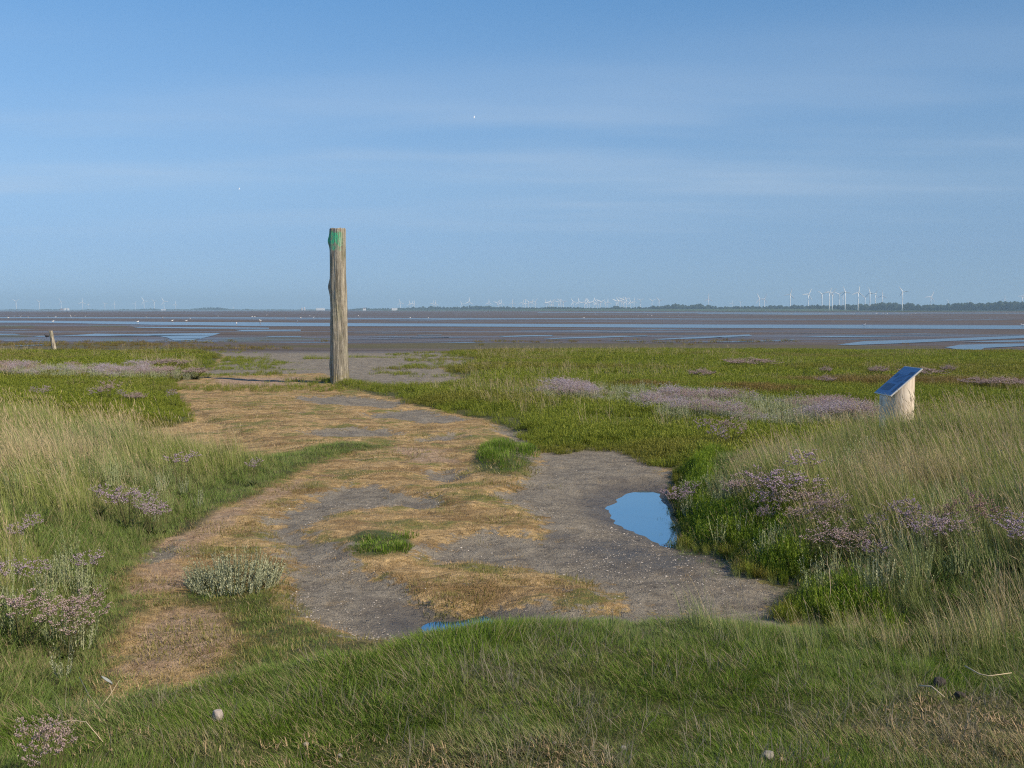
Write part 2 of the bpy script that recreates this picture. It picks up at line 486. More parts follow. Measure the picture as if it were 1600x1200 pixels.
    hb = m.math('SUBTRACT', hb, m.math('MULTIPLY', pit, .35))
    nb = m.bump(hb, .06, .9)
    wetfar = m.math('MULTIPLY', ff, m.remap(fl, .35, .65))
    rough = m.math('SUBTRACT', .9, m.math('ADD', m.math('MULTIPLY', wetfar, .60), m.math('MULTIPLY', wet, .45)))
    me.materials.append(m.done(m.bsdf(col, rough, nb, .35)))
    return o

ground_obj = build_ground()

# ------------------------------------------------------------------ water
def water_mat(name, deep, rough, ripple, scale):
    m = Mat(name)
    P = m.coord()
    n = m.noise(m.scaled(P, scale), 1.0, 3)
    nb = m.bump(n, ripple) if ripple else None
    b = m.bsdf(deep, rough, nb, .5)
    nd = b.node
    nd.inputs['IOR'].default_value = 1.33 if ripple else 2.5
    nd.inputs['Specular IOR Level'].default_value = .75 if ripple else .6
    if not ripple:          # a shallow clear film over dark mud: mostly mirror
        g = m.n('ShaderNodeBsdfGlossy', None, Color=(.50, .84, 1.0), Roughness=.015).outputs[0]
        b = m.n('ShaderNodeMixShader', None, _0=.50, _1=b, _2=g).outputs[0]
    return m.done(b)
W_NEAR = water_mat('still_water', (.014, .034, .056), .015, .0, (1, 1, 1))
W_FAR = water_mat('tidal_water', (.035, .045, .060), .16, .02, (.6, 2.5, 1))

def sheet(name, poly, z, mat, wobble=0.0, seed=0):
    pts = []
    n = len(poly)
    for i in range(n):
        a, b = Vector(poly[i]), Vector(poly[(i + 1) % n])
        for k in range(12 if wobble else 1):
            t = k / 12
            p = a.lerp(b, t)
            if wobble:
                dy = wobble * p.y * p.y * ((float(fbm(p.x * 60 / p.y, i * 3.1, .9, seed, 4)) - .5) * 2)
                p = Vector((p.x, p.y + dy))
            pts.append(p)
    me = bpy.data.meshes.new(name)
    bm = bmesh.new()
    vs_ = [bm.verts.new((p[0], p[1], z)) for p in pts]
    f = bm.faces.new(vs_)
    if f.normal.z < 0:
        f.normal_flip()
    bmesh.ops.triangulate(bm, faces=[f])
    bm.to_mesh(me); bm.free()
    me.materials.append(mat)
    o = bpy.data.objects.new(name, me); COL.objects.link(o)
    return tag(o, kind='structure')

def grown(poly, d):
    c = Vector((sum(p[0] for p in poly) / len(poly), sum(p[1] for p in poly) / len(poly)))
    return [tuple(Vector(p) + (Vector(p) - c).normalized() * d) for p in poly]
sheet('puddle', grown(Z_PUD1, .5), -.055, W_NEAR)
sheet('puddle', grown(Z_PUD2, .25), -.055, W_NEAR)

def pond(name, pts, wob=.00001, seed=0):
    return sheet(name, gp(pts, -.095), -.095, W_FAR, wob, seed)
def streak(name, top, bottom, seed=0, wob=.000012):
    return pond(name, top + bottom[::-1], wob, seed)
streak('tidal_channel', [(-400, 495.8), (100, 495.8), (400, 496), (700, 497.2), (1000, 497.8), (1360, 498.5)],
       [(-400, 497.2), (100, 497.3), (400, 497.7), (700, 498.3), (1000, 498.9), (1360, 499.0)], 1, .000004)
streak('tidal_channel', [(-400, 500.5), (60, 501.3), (250, 502.8), (420, 503.6), (600, 505.4), (800, 505.9), (1000, 506.6), (1300, 507.8), (1600, 508.4), (2000, 508.6)],
       [(-400, 503.2), (60, 504.2), (250, 507.4), (420, 509.6), (600, 509.6), (800, 510.5), (1000, 511.8), (1300, 513.2), (1600, 514.2), (2000, 515)], 2, .000008)
streak('tidal_channel', [(840, 488.2), (1100, 488.2), (1600, 488.8), (2000, 489)], [(840, 488.8), (1100, 489.2), (1600, 489.7), (2000, 490)], 3, .000001)
streak('tidal_channel', [(1090, 489.9), (1250, 489.7), (1420, 490.3)], [(1090, 490.5), (1250, 491.6), (1420, 490.9)], 4, .000001)
streak('tidal_channel', [(-900, 485.6), (0, 485.55), (470, 485.6)], [(-900, 486.3), (0, 486.35), (470, 486.0)], 5, 0)
for i, p in enumerate((
    [(205, 510.5), (300, 511), (420, 512), (420, 513.6), (300, 513.2), (215, 512)],
    [(365, 515.3), (470, 515.0), (470, 516.6), (380, 517.4)],
    [(-60, 521.3), (22, 521.5), (33, 522.8), (-60, 523.6)],
    [(48, 525.3), (85, 524.6), (120, 523.2), (150, 521.3), (200, 521.9), (280, 520.9), (345, 520.2), (338, 522.6), (322, 527.0), (310, 529.6), (300, 531.6), (288, 533.0), (276, 532.9), (268, 530.4), (262, 527.6), (250, 525.4), (232, 524.4), (170, 525.2), (120, 524.9), (60, 526.2)],
    [(20, 539.6), (70, 538), (80, 538.8), (30, 540.8)],
    [(415, 525.6), (470, 525.2), (470, 526.2), (420, 526.5)],
    [(640, 527.6), (700, 526.9), (702, 527.6), (645, 528.5)], [(650, 523.2), (690, 523.0), (690, 523.7), (655, 524)],
    [(778, 525.2), (830, 523.6), (866, 523.4), (862, 524.6), (790, 526.4)],
    [(848, 528.6), (930, 526), (1010, 523.6), (1012, 525), (940, 527.6), (862, 529.4)],
    [(1018, 530), (1090, 526.4), (1170, 522.5), (1176, 524.6), (1100, 528.4), (1030, 530.8)],
    [(1060, 534.6), (1150, 533.2), (1240, 530.6), (1242, 531.4), (1150, 534.6)],
    [(1248, 525.8), (1320, 524.6), (1392, 524.8), (1390, 525.9), (1300, 526.9)],
    [(1308, 538.4), (1350, 533), (1450, 530), (1620, 523.6), (1900, 517), (1900, 521), (1620, 527.4), (1480, 533), (1400, 536.6), (1330, 539.2)],
    [(1476, 542.6), (1500, 538.6), (1560, 537), (1640, 536.4), (1700, 540), (1600, 540.6), (1538, 543.6), (1532, 547), (1505, 547.2)],
    [(1500, 534.4), (1560, 532), (1660, 531), (1660, 532.6), (1560, 534.4)])):
    pond('mud_pool', p, .000006, 20 + i)

# many thin broken films of water left by the tide
rs_ = random.Random(44)
for i in range(34):
    cy0 = rs_.choice([499.8, 514.5, 517, 519, 521, 524, 527, 529.5, 532, 534.5]) + rs_.uniform(-.8, .8)
    cx0 = rs_.uniform(-60, 1650); ln = rs_.uniform(25, 120); th = rs_.uniform(.35, .9); sl = rs_.uniform(-.004, .012)
    pts_t, pts_b = [], []
    for k in range(9):
        t = k / 8; w_ = th * math.sin(math.pi * min(.97, max(.03, t))) * rs_.uniform(.5, 1.1)
        yy = cy0 - sl * (t - .5) * ln + rs_.uniform(-.12, .12)
        pts_t.append((cx0 + (t - .5) * 2 * ln, yy - w_ / 2)); pts_b.append((cx0 + (t - .5) * 2 * ln, yy + w_ / 2))
    pond('water_film', pts_t + pts_b[::-1], .000003, 60 + i)

# ------------------------------------------------------------------ the far shore
def far_ground_px(px, dist):
    return ((px - 800) / FPX * dist, dist)

M_SHORE = simple('shore_grass', (.052, .075, .024), .9, .3, .01)
M_TREES = simple('far_tree_leaf', (.022, .036, .018), .95, .45, .02)

# foreland: low green land in front of the dyke
fore = MB()
xs = np.linspace(600, 2300, 120)
top, bot = [], []
for px in xs:
    k = min(1, max(0, (px - 700) / 500))
    d0 = 3300 - 1750 * k + 140 * math.sin(px * .021) + 90 * math.sin(px * .053)
    bot.append((*far_ground_px(px, d0), -.02)); top.append((*far_ground_px(px, 4200), .5))
n = len(xs)
fore.add(bot + top, [(i, i + 1, n + i + 1, n + i) for i in range(n - 1)])
o = fore.build('foreland', M_SHORE); tag(o, kind='structure')

# the dyke: a trapezoid bank of turf, nearer on the one side
def dyke(px0, px1, d0, d1, h0, h1, seg=60):
    m = MB(); rows = [[], [], [], []]
    for i in range(seg + 1):
        t = i / seg
        px, d, h = px0 + (px1 - px0) * t, d0 + (d1 - d0) * t, h0 + (h1 - h0) * t
        h *= .93 + .14 * float(vnoise(px * .02, 3.3, 4))
        for r, (dd, hh) in zip(rows, ((0, -.5), (38, h), (44, h), (70, -.5))):
            r.append((*far_ground_px(px, d + dd), hh))
    v = [p for r in rows for p in r]; s = seg + 1
    f = [(r * s + i, r * s + i + 1, (r + 1) * s + i + 1, (r + 1) * s + i) for r in range(3) for i in range(seg)]
    m.add(v, f)
    return tag(m.build('dyke', M_SHORE), kind='structure')
dyke(820, 2300, 4100, 2700, 6.5, 9.5)
dyke(555, 840, 5600, 4200, 5, 6.2)
dyke(-700, 515, 7600, 7000, 5, 5)

# tree belts on the far land: one wood that reads as a mass
TREE_TOP = [(-300, 483), (0, 484), (8, 484.3), (12, 483), (40, 482.6), (60, 483.5), (75, 482.5), (100, 482.4), (115, 484.4), (130, 483.5), (140, 482.5), (150, 483),
 (160, 484.4), (175, 484), (195, 482.7), (215, 483), (240, 481.3), (250, 482.7), (270, 482.7), (300, 482.5), (318, 480.6), (330, 479.2), (345, 480), (360, 482.4),
 (380, 483.3), (386, 482.3), (400, 483.2), (440, 482.8), (460, 483.4), (515, 482.6), (530, 483.6), (556, 482), (562, 480.8), (572, 480.2), (580, 481.6), (600, 481.2),
 (625, 480.4), (655, 479), (690, 478.4), (700, 479.6), (720, 478.2), (728, 476.6), (740, 477), (760, 477), (775, 479), (790, 479), (825, 479.4), (840, 480), (865, 478.4),
 (872, 479.4), (895, 479), (905, 480), (920, 480.4), (955, 480), (963, 476.6), (970, 479), (985, 480), (1010, 479), (1017, 477), (1035, 477.5), (1045, 475.6), (1058, 474.2),
 (1065, 476), (1075, 477), (1092, 474.4), (1103, 476.6), (1115, 478), (1130, 479), (1165, 477.5), (1190, 478), (1210, 475.6), (1225, 477.5), (1233, 476.6), (1275, 476),
 (1300, 477), (1320, 475), (1335, 474.2), (1360, 475), (1370, 473.2), (1395, 472.6), (1405, 473.6), (1420, 473.6), (1435, 476), (1470, 475.2), (1490, 473.2), (1520, 471.6),
 (1530, 473.6), (1545, 471.6), (1560, 471.8), (1575, 471), (1590, 470.6), (1610, 471.5), (1700, 472), (2300, 471)]
tpx = np.array([p[0] for p in TREE_TOP], float); tpy = np.array([p[1] for p in TREE_TOP], float)
ico_v, ico_f = [], []
_bm = bmesh.new(); bmesh.ops.create_icosphere(_bm, subdivisions=1, radius=1)
_bm.verts.ensure_lookup_table()
ico_v = [tuple(v.co) for v in _bm.verts]; ico_f = [tuple(v.index for v in f.verts) for f in _bm.faces]; _bm.free()
tr = MB(); rr = random.Random(3)
px = -500.0
while px < 2100:
    dist = float(np.interp(px, [-500, 500, 560, 850, 1600, 2100], [7700, 7200, 5700, 4400, 3200, 2900]))
    topz = EYE + dist * (HORIZON - float(np.interp(px, tpx, tpy))) / FPX
    h = max(3.5, topz * rr.uniform(.82, 1.04))
    rad = min(9.0, max(3.0, h * .32))
    for k in range(3):
        q = rr.uniform(.55, 1.0)
        cx_, cy_2 = far_ground_px(px + rr.uniform(-1, 1), dist + rr.uniform(0, 60))
        cz = h * q - rad * .6
        rv = rad * rr.uniform(.6, 1.05)
        tr.add([(cx_ + a[0] * rv * rr.uniform(.75, 1.25), cy_2 + a[1] * rv, max(-.3, cz + a[2] * rv * rr.uniform(.8, 1.2))) for a in ico_v], ico_f)
    bx, by = far_ground_px(px, dist + 20)
    w2 = dist / FPX * 1.6
    tr.add([(bx - w2, by, -.4), (bx + w2, by, -.4), (bx + w2, by, h * .62), (bx - w2, by, h * .62),
            (bx - w2, by + 40, -.4), (bx + w2, by + 40, -.4), (bx + w2, by + 40, h * .62), (bx - w2, by + 40, h * .62)],
           [(0, 1, 2, 3), (4, 7, 6, 5), (3, 2, 6, 7), (0, 3, 7, 4), (1, 5, 6, 2)])
    px += rr.uniform(1.1, 2.2)
o = tr.build('far_treeline', M_TREES); tag(o, 'dark belt of trees and bushes all along the far shore', 'trees', kind='stuff')

# buildings on the far shore
M_WALLW = simple('white_wall', (.80, .79, .76), .7, .06, .3)
M_WALLB = simple('brick_wall', (.34, .21, .16), .8, .15, .3)
M_ROOF = simple('roof_tile', (.16, .09, .075), .8, .2, .4)
M_ROOFG = simple('grey_roof', (.55, .56, .58), .6, .1, .4)
def house(px, dist, wid, dep, wall, ridge, mw, mr, label, cat='farmhouse', name='farmhouse', group=None):
    x, y = far_ground_px(px, dist)
    e = empty(name, (x, y, 3.0)); tag(e, label, cat, group)
    a, b = wid / 2, dep / 2
    m = MB(); m.add([(-a, -b, -3), (a, -b, -3), (a, b, -3), (-a, b, -3), (-a, -b, wall), (a, -b, wall), (a, b, wall), (-a, b, wall), (-a, 0, ridge), (a, 0, ridge)],
                    [(0, 1, 5, 4), (2, 3, 7, 6), (1, 2, 6, 9, 5), (3, 0, 4, 8, 7)])
    m.build('wall', mw, e)
    m = MB(); o_ = .5
    m.add([(-a - o_, -b - o_, wall - .2), (a + o_, -b - o_, wall - .2), (a + o_, 0, ridge + .3), (-a - o_, 0, ridge + .3), (-a - o_, b + o_, wall - .2), (a + o_, b + o_, wall - .2),
           (-a - o_, -b - o_, wall - .6), (a + o_, -b - o_, wall - .6), (a + o_, 0, ridge - .1), (-a - o_, 0, ridge - .1), (-a - o_, b + o_, wall - .6), (a + o_, b + o_, wall - .6)],
          [(0, 1, 2, 3), (3, 2, 5, 4), (7, 6, 9, 8), (8, 9, 10, 11), (0, 6, 7, 1), (4, 5, 11, 10), (0, 3, 9, 6), (3, 4, 10, 9), (1, 7, 8, 2), (2, 8, 11, 5)])
    m.build('roof', mr, e)
    return e
house(103.8, 6900, 12, 14, 9, 14, M_WALLW, M_ROOFG, 'bright white gabled house, first of a pair beside a brown barn on the far shore', 'house')
house(108.4, 6900, 12, 14, 9, 13.5, M_WALLW, M_ROOFG, 'bright white gabled house farthest from the brown barn on the far shore', 'house')
house(98.5, 6950, 22, 14, 6, 10, M_WALLB, M_ROOF, 'long brown barn next to two white houses on the far shore', 'barn', 'barn')
house(257, 6800, 30, 10, 3.5, 6, M_WALLW, M_ROOFG, 'low white building at the water line below a faint turbine', 'building', 'low_building')
house(501.5, 6600, 56, 16, 9, 13, M_WALLW, M_ROOFG, 'long white hall on the far shore just beside the tall post', 'hall', 'long_hall')
house(570, 5500, 16, 12, 9, 12.5, M_WALLW, M_ROOF, 'small white house among dark trees just past the tall post', 'house')
house(617, 5300, 30, 12, 7, 10, M_WALLW, M_ROOFG, 'pale farm shed below the trees near a cluster of turbines', 'shed', 'farm_shed')
for px, hh, lab in ((472.5, 19, 'shorter pinkish silo beside the long white hall'), (476.8, 22, 'taller pinkish silo beside the long white hall')):
    x, y = far_ground_px(px, 6650)
    m = MB(); m.tube([(0, 0, 0), (0, 0, hh - 3), (0, 0, hh)], [5, 5, 1.2], 14)
    o = m.build('silo', simple('silo_wall', (.62, .52, .48), .6, .1, .2)); o.location = (x, y, 0); tag(o, lab, 'silo')

# ------------------------------------------------------------------ wind turbines
M_TURB = simple('turbine_white', (.86, .86, .86), .45, .03, .1)
def turbine_proto():
    e = empty('wind_turbine')
    m = MB(); m.tube([(0, 0, -2), (0, 0, 20), (0, 0, 45), (0, 0, 64)], [2.0, 1.8, 1.5, 1.3], 14); tower = m.build('tower', M_TURB, e, True)
    m = MB()
    m.tube([(0, -4.0, 65), (0, -2.5, 65), (0, 3, 65.1), (0, 6, 65)], [1.3, 1.75, 1.75, 1.1], 10); m.build('nacelle', M_TURB, e, True)
    m = MB(); m.tube([(0, 1.2, 0), (0, 0, 0), (0, -1.2, 0), (0, -2.0, 0)], [1.5, 1.6, 1.1, .3], 10)
    rot = m.build('rotor', M_TURB, e, True); rot.location = (0, -5.2, 65)
    bl = MB(); L = 32
    secs = []
    for (r, ch, th, tw) in ((1.0, 2.0, 1.8, 0), (5, 4.8, 1.4, .2), (11, 4.4, 1.1, .15), (20, 3.7, .8, .1), (28, 2.9, .5, .05), (L, 1.8, .25, 0)):
        pts = []
        for (cx_, ty) in ((-.3, 0), (0, .5), (.7, 0), (0, -.5)):
            a, b = cx_ * ch, ty * th
            pts.append((a * math.cos(tw) - b * math.sin(tw), a * math.sin(tw) + b * math.cos(tw), r))
        secs.append(pts)
    v = [p for s in secs for p in s]
    f = [(i * 4 + k, i * 4 + (k + 1) % 4, i * 4 + 4 + (k + 1) % 4, i * 4 + 4 + k) for i in range(len(secs) - 1) for k in range(4)]
    f += [(0, 3, 2, 1), tuple(len(v) - 4 + k for k in range(4))]
    bl.add(v, f)
    b0 = bl.build('blade', M_TURB, rot)
    for k in (1, 2):
        b = b0.copy(); COL.objects.link(b); b.parent = rot; b.rotation_euler = (0, k * 2 * math.pi / 3, 0)
    return e
TURB = turbine_proto()
# a far copy is one welded mesh: tower, nacelle and blades are under a pixel wide
def single_turbine():
    bm = bmesh.new()
    for o in [c for c in TURB.children] + [c for r_ in TURB.children for c in r_.children]:
        mt = o.matrix_basis if o.parent == TURB else (o.parent.matrix_basis @ o.matrix_basis)
        tmp = bmesh.new(); tmp.from_mesh(o.data); tmp.transform(mt)
        me_ = bpy.data.meshes.new('t'); tmp.to_mesh(me_); tmp.free(); bm.from_mesh(me_); bpy.data.meshes.remove(me_)
    return bm
_far_meshes = {}
def far_mesh(angle):
    key = round((angle % 120) / 15)
    if key not in _far_meshes:
        rotor = [c for c in TURB.children if c.name.startswith('rotor')][0]
        rotor.rotation_euler = (0, R(key * 15), 0)
        bm = single_turbine(); me_ = bpy.data.meshes.new('wind_turbine'); bm.to_mesh(me_); bm.free(); me_.materials.append(M_TURB)
        _far_meshes[key] = me_
    return _far_meshes[key]

# (pixel, hub row, rotor radius in pixels, angle of the first blade clockwise from up, label)
NEAR_T = [
 (1106, 467, 8.5, 0, 'white turbine standing alone with one blade straight up behind two round trees'),
 (1143, 473.5, 4.5, 10, 'tiny turbine of which one upright blade shows over the far trees'),
 (1156, 472, 4.5, 60, 'tiny Y-shaped turbine beside the one with a single upright blade'),
 (1185, 467, 9, -25, 'turbine of the crossed pair whose upper blade tilts towards the tall post'),
 (1193, 467, 9, 25, 'turbine of the crossed pair whose upper blade tilts away from the tall post'),
 (1233, 460, 10, 15, 'tall turbine beside the crossed pair with a gap to its next neighbour'),
 (1261, 460, 9.5, 28, 'tall turbine between a lone tall one and the dense bunch'),
 (1282.5, 459.6, 8, 65, 'first turbine of the dense bunch, with a level blade over its neighbour'),
 (1294, 457, 8, 22, 'second turbine of the dense bunch, on a slender tower'),
 (1298.5, 457.5, 9, 40, 'third turbine of the dense bunch, on the tower beside the slender one'),
 (1309, 460, 8, 55, 'turbine in the middle of the dense bunch with its blades in a wide V'),
 (1315, 464, 5, 20, 'small low turbine tucked between two taller ones of the dense bunch'),
 (1318.5, 456.5, 9.5, -20, 'last turbine of the dense bunch, its upper blade leaning back'),
 (1338.7, 457, 10, 8, 'tall turbine just past the dense bunch with one blade nearly upright'),
 (1349.6, 465, 6, 58, 'low Y-shaped turbine between two tall ones past the dense bunch'),
 (1357, 457.5, 9, -15, 'tall turbine leaning its upper blade over the low Y-shaped one'),
 (1365.7, 459, 7, 30, 'turbine whose pale tower stands beside a wide tree belt'),
 (1376.6, 462, 8.5, 0, 'turbine before the tree belt with blades like an upright three-pointed star'),
 (1407.7, 456, 9.5, -35, 'tall lone turbine behind the tree belt above the sloping panel'),
 (1452, 464, 9.5, 25, 'turbine with one blade level and one raised, beyond the sloping panel'),
 (1479, 470.5, 4, -40, 'tiny turbine half sunk in trees past the sloping panel'),
 (1512, 471, 4, 50, 'tiny turbine at the edge of the tall dark wood'),
 (1567, 467, 6, 5, 'turbine whose upper blades rise over the tall dark wood'),
 (1594, 463, 7, 30, 'turbine rising above the end of the tall dark wood'),
 (1602, 452, 8, -40, 'tallest turbine, cut off by the edge of the picture'),
 (990, 470.5, 6, 0, 'turbine with a bright white tower before the low trees'),
 (1000, 469.5, 6, 58, 'Y-shaped turbine next to the one with a bright white tower'),
 (1018, 470, 6, 62, 'Y-shaped turbine of a pair behind a dark clump of trees'),
 (1029, 469.5, 6.5, 80, 'turbine of the pair behind the trees with a level blade'),
 (733, 471.5, 7, 3, 'turbine over the round dark wood with one blade upright'),
]
_clusters = [
 ('faint turbine crowded in the widest white cluster on the horizon', 'turbines in the widest cluster',
  [(895, 472, 7), (904, 471.5, 7), (913, 472, 7.5), (917, 472.5, 7), (920, 472, 7), (926, 471.5, 7.5), (931, 472, 7), (935, 472.5, 7), (938, 471.5, 7), (946, 473, 6), (949, 472, 6.5)]),
 ('faint turbine crowded in the round cluster beside the bright white tower', 'turbines in the round cluster',
  [(962, 470.5, 7), (966, 471, 7), (970, 470, 7), (974, 469, 7.5), (978, 471, 7), (984, 472, 6)]),
 ('faint turbine in the cluster beside a small dark tree bump', 'turbines beside the tree bump',
  [(853, 473, 7), (857, 473, 7), (861, 472, 7.5), (864, 472.5, 6.5), (872, 472, 7), (876, 471.5, 7.5), (880, 472, 7)]),
 ('faint turbine in the cluster over a flat low stretch of shore', 'turbines over the flat shore',
  [(801, 473, 7), (817, 473, 7), (821, 473.5, 6), (826, 472, 7.5), (831, 473, 7), (836, 472, 7)]),
 ('very faint turbine just past the round dark wood', 'turbines past the round wood',
  [(722, 475, 6), (764, 473, 6.5), (777, 473, 7), (780, 474, 6), (783, 473.5, 6.5)]),
 ('very faint turbine in the scatter beside the tall post', 'turbines beside the tall post',
  [(626, 473, 6.5), (641, 474, 5.5), (644.5, 474.5, 5), (648, 474, 5.5), (677, 474, 5), (681, 474.5, 5.5)]),
 ('almost invisible turbine on the thin far shore beyond the leaning stake', 'turbines beyond the leaning stake',
  [(28, 471, 4.5), (64, 471.5, 4.5), (98, 471.5, 4.5), (131, 472, 4.5), (141, 476, 3.5), (166, 475, 4), (181, 474.5, 4.5), (213, 475, 4), (227, 470.5, 4.5), (243, 471.5, 4.5), (258, 471, 5), (366, 480, 2.5), (276, 475, 3.5)])]
rt = random.Random(8)
first = True
for (px, hy, rp, ang, lab) in NEAR_T:
    hub = max(HORIZON - 2 - hy, 9)
    dist = min(9000, 65 * FPX / (HORIZON - hy))
    e = TURB if first else copy_tree(TURB)
    first = False
    s = ((HORIZON - hy) * dist / FPX + EYE) / 65
    e.location = (*far_ground_px(px, dist), 0)
    e.scale = (s, s, s)
    e.rotation_euler = (0, 0, -math.atan2(px - 800, FPX) + R(rt.uniform(-14, 14)))
    rotor = [c for c in e.children if c.name.startswith('rotor')][0]
    k = (rp * dist / FPX) / (32 * s)
    rotor.rotation_euler = (0, R(ang), 0)
    rotor.scale = (k, 1, k)
    tag(e, lab, 'wind turbine', 'wind turbines along the far shore')
TURB_ROT = [c for c in TURB.children if c.name.startswith('rotor')][0]
_keep = (TURB_ROT.rotation_euler.copy(), TURB_ROT.scale.copy())
TURB_ROT.scale = (1, 1, 1)
for lab, grp, items in _clusters:
    for (px, hy, rp) in items:
        ang = rt.choice([0, 0, 15, 30, 45, 60, 75, 90, 105])
        o = bpy.data.objects.new('wind_turbine', far_mesh(ang)); COL.objects.link(o)
        far = px < 500
        dist = 8600 if far else 6600
        s = ((HORIZON - hy) * dist / FPX + EYE) / 65
        o.location = (*far_ground_px(px, dist), 0)
        o.scale = (s * max(1.0, rp / 6.0),) * 2 + (s,)
        o.rotation_euler = (0, 0, R(rt.uniform(-15, 15)))
        tag(o, lab, 'wind turbine', grp)
TURB_ROT.rotation_euler, TURB_ROT.scale = _keep

# ------------------------------------------------------------------ haze over sea and land
m = Mat('sea_haze')
pv = m.n('ShaderNodeVolumePrincipled', None, Color=(.53, .79, 1.0), Density=1.2e-4, Anisotropy=.0)
m.t.links.new(pv.outputs[0], m.out.inputs['Volume'])
bm = bmesh.new(); bmesh.ops.create_cube(bm, size=1)
me = bpy.data.meshes.new('haze'); bm.to_mesh(me); bm.free(); me.materials.append(m.m)
hz = bpy.data.objects.new('haze', me); COL.objects.link(hz)
hz.scale = (23000, 13800, 164); hz.location = (0, 6700, 80.5)
tag(hz, 'pale blue sea haze fading the far shore', 'haze', kind='stuff')

# ------------------------------------------------------------------ birds on the flats
M_GULL = Mat('gull_plumage')
P = M_GULL.coord()
zz = M_GULL.n('ShaderNodeSeparateXYZ', None, _0=P).outputs
back = M_GULL.math('MULTIPLY', M_GULL.remap(zz[2], .235, .25), M_GULL.remap(zz[1], .10, .05))
M_GULL = M_GULL.done(M_GULL.bsdf(M_GULL.mix(back, (.84, .84, .82), (.50, .52, .55)), .7))
M_LEG = simple('bird_leg', (.45, .20, .08), .6, .1)
M_DARKB = simple('dark_plumage', (.028, .026, .025), .7, .3)
def bird_body(mat):
    m = MB()
    m.tube([(0, -.30, .215), (0, -.22, .225), (0, -.12, .23), (0, 0, .225), (0, .09, .235), (0, .13, .29), (0, .155, .335), (0, .19, .345), (0, .215, .335)],
           [.012, .035, .07, .085, .07, .042, .042, .036, .012], 10)
    return m
def gull_proto():
    e = empty('gull')
    bird_body(M_GULL).build('body', M_GULL, e, True)
    m = MB(); m.tube([(0, .205, .337), (0, .245, .332), (0, .262, .324)], [.010, .008, .002], 6); m.build('beak', M_LEG, e)
    for s in (-1, 1):
        m = MB(); m.tube([(s * .03, .01, .17), (s * .03, 0, .09), (s * .03, .01, .005), (s * .03, .06, .004)], [.010, .006, .007, .010], 5); m.build('leg', M_LEG, e)
    return e
GULL = gull_proto()
gull_used = [False]
rb = random.Random(21)
def put_gull(px, py, lab, grp=None, sc=1.0):
    e = copy_tree(GULL) if gull_used[0] else GULL
    gull_used[0] = True
    x, y = ground(px, py, -.1)
    e.location = (x, y, -.105)
    e.rotation_euler = (0, 0, rb.uniform(0, 6.28))
    e.scale = (sc,) * 3
    tag(e, lab, 'gull', grp)
FLOCK = []
for a, b, n in ((1225, 1249, 10), (1262, 1303, 22), (1321, 1336, 7), (1346, 1370, 13), (1376, 1384, 4), (1392, 1406, 7), (1408, 1420, 6), (1421, 1440, 8)):
    for k in range(n):
        FLOCK.append((a + (b - a) * (k + rb.uniform(.1, .9)) / n, rb.uniform(489.6, 491.6)))
for px, py in FLOCK:
    put_gull(px, py, 'small white gull standing in the long flock on the farthest mud', 'gulls in the long flock', rb.uniform(.75, 1.15))
for px in (1370, 1386.5):
    put_gull(px, 490.7, 'larger bright white gull standing out of the long flock', 'bright gulls of the long flock', 1.7)
for px in (1456, 1469, 1477, 1482, 1531, 1546, 1563, 1573, 1585, 1590, 1594):
    put_gull(px, 491.2 + rb.uniform(-.3, .4), 'white gull spaced out past the end of the long flock', 'gulls past the long flock', 1.2 if px in (1469, 1573) else .95)
for px, py in ((969, 494), (978, 495.3), (997, 495), (1012, 493), (1018, 493.8), (1046, 495.6), (1060, 494), (1066, 494.4), (930, 491), (943, 491.2), (1112.5, 491.8), (1151, 493.4), (1043, 489.5), (1057, 489.4)):
    put_gull(px, py, 'white gull scattered on bare mud between the turbine clusters and the channel', 'gulls scattered on mid mud', 1.05)
for px, py in ((13, 497.4), (22, 495.3), (32, 496.6), (44, 496.8), (75, 496.3), (87, 496.4), (111, 496.6), (133, 495.6), (110, 493.6), (117, 494.2), (33, 494.3)):
    put_gull(px, py, 'white gull at the thin channel beyond the leaning stake', 'gulls beyond the leaning stake', 1.05)
for px, py in ((229, 496.8), (254, 497.3), (297, 499), (341, 495.3), (394, 495.6), (398, 495.8), (417, 493.2), (446, 498.5), (484, 494.6), (490, 497), (560, 494), (562, 497), (641, 498), (669, 498.2), (470, 498)):
    put_gull(px, py, 'white gull along the thin channel around the tall post', 'gulls around the tall post', 1.05)
for px, py, lab in ((215.5, 504.8, 'lone gull in the wide channel nearest the leaning stake'), (269.5, 502.8, 'gull at the channel edge, first of two beyond the flower band'),
                    (291, 503.3, 'gull at the channel edge, second of two beyond the flower band'), (369.5, 507.5, 'lone gull wading mid channel between stake and post'),
                    (406.5, 502.3, 'gull standing on the channel edge above another wading gull'), (406.5, 507, 'gull wading straight below one on the channel edge'),
                    (464.5, 504.4, 'gull in the wide channel closest to the tall post'), (912, 498.2, 'lone gull on the thin channel under the widest turbine cluster'),
                    (1350, 510.2, 'gull wading in the wide channel above the sloping panel'), (1597.5, 510.3, 'big white gull in the wide channel at the picture edge'),
                    (83, 504, 'gull in shallow water straight above the leaning stake')):
    put_gull(px, py, lab, None, 1.1)
# small dark bird by the stake
e = empty('dark_bird', (*ground(73, 528.5, -.1), -.11)); tag(e, 'small dark bird on the mud beside the leaning stake', 'bird')
m = bird_body(M_DARKB); m.build('body', M_DARKB, e, True)
m = MB(); m.tube([(0, .205, .337), (0, .25, .33)], [.010, .003], 6); m.build('beak', M_DARKB, e)
for s in (-1, 1):
    m = MB(); m.tube([(s * .03, .01, .17), (s * .03, 0, .09), (s * .03, .01, .005)], [.010, .006, .007], 5); m.build('leg', M_DARKB, e)
e.rotation_euler = (0, 0, R(100)); e.scale = (.85,) * 3
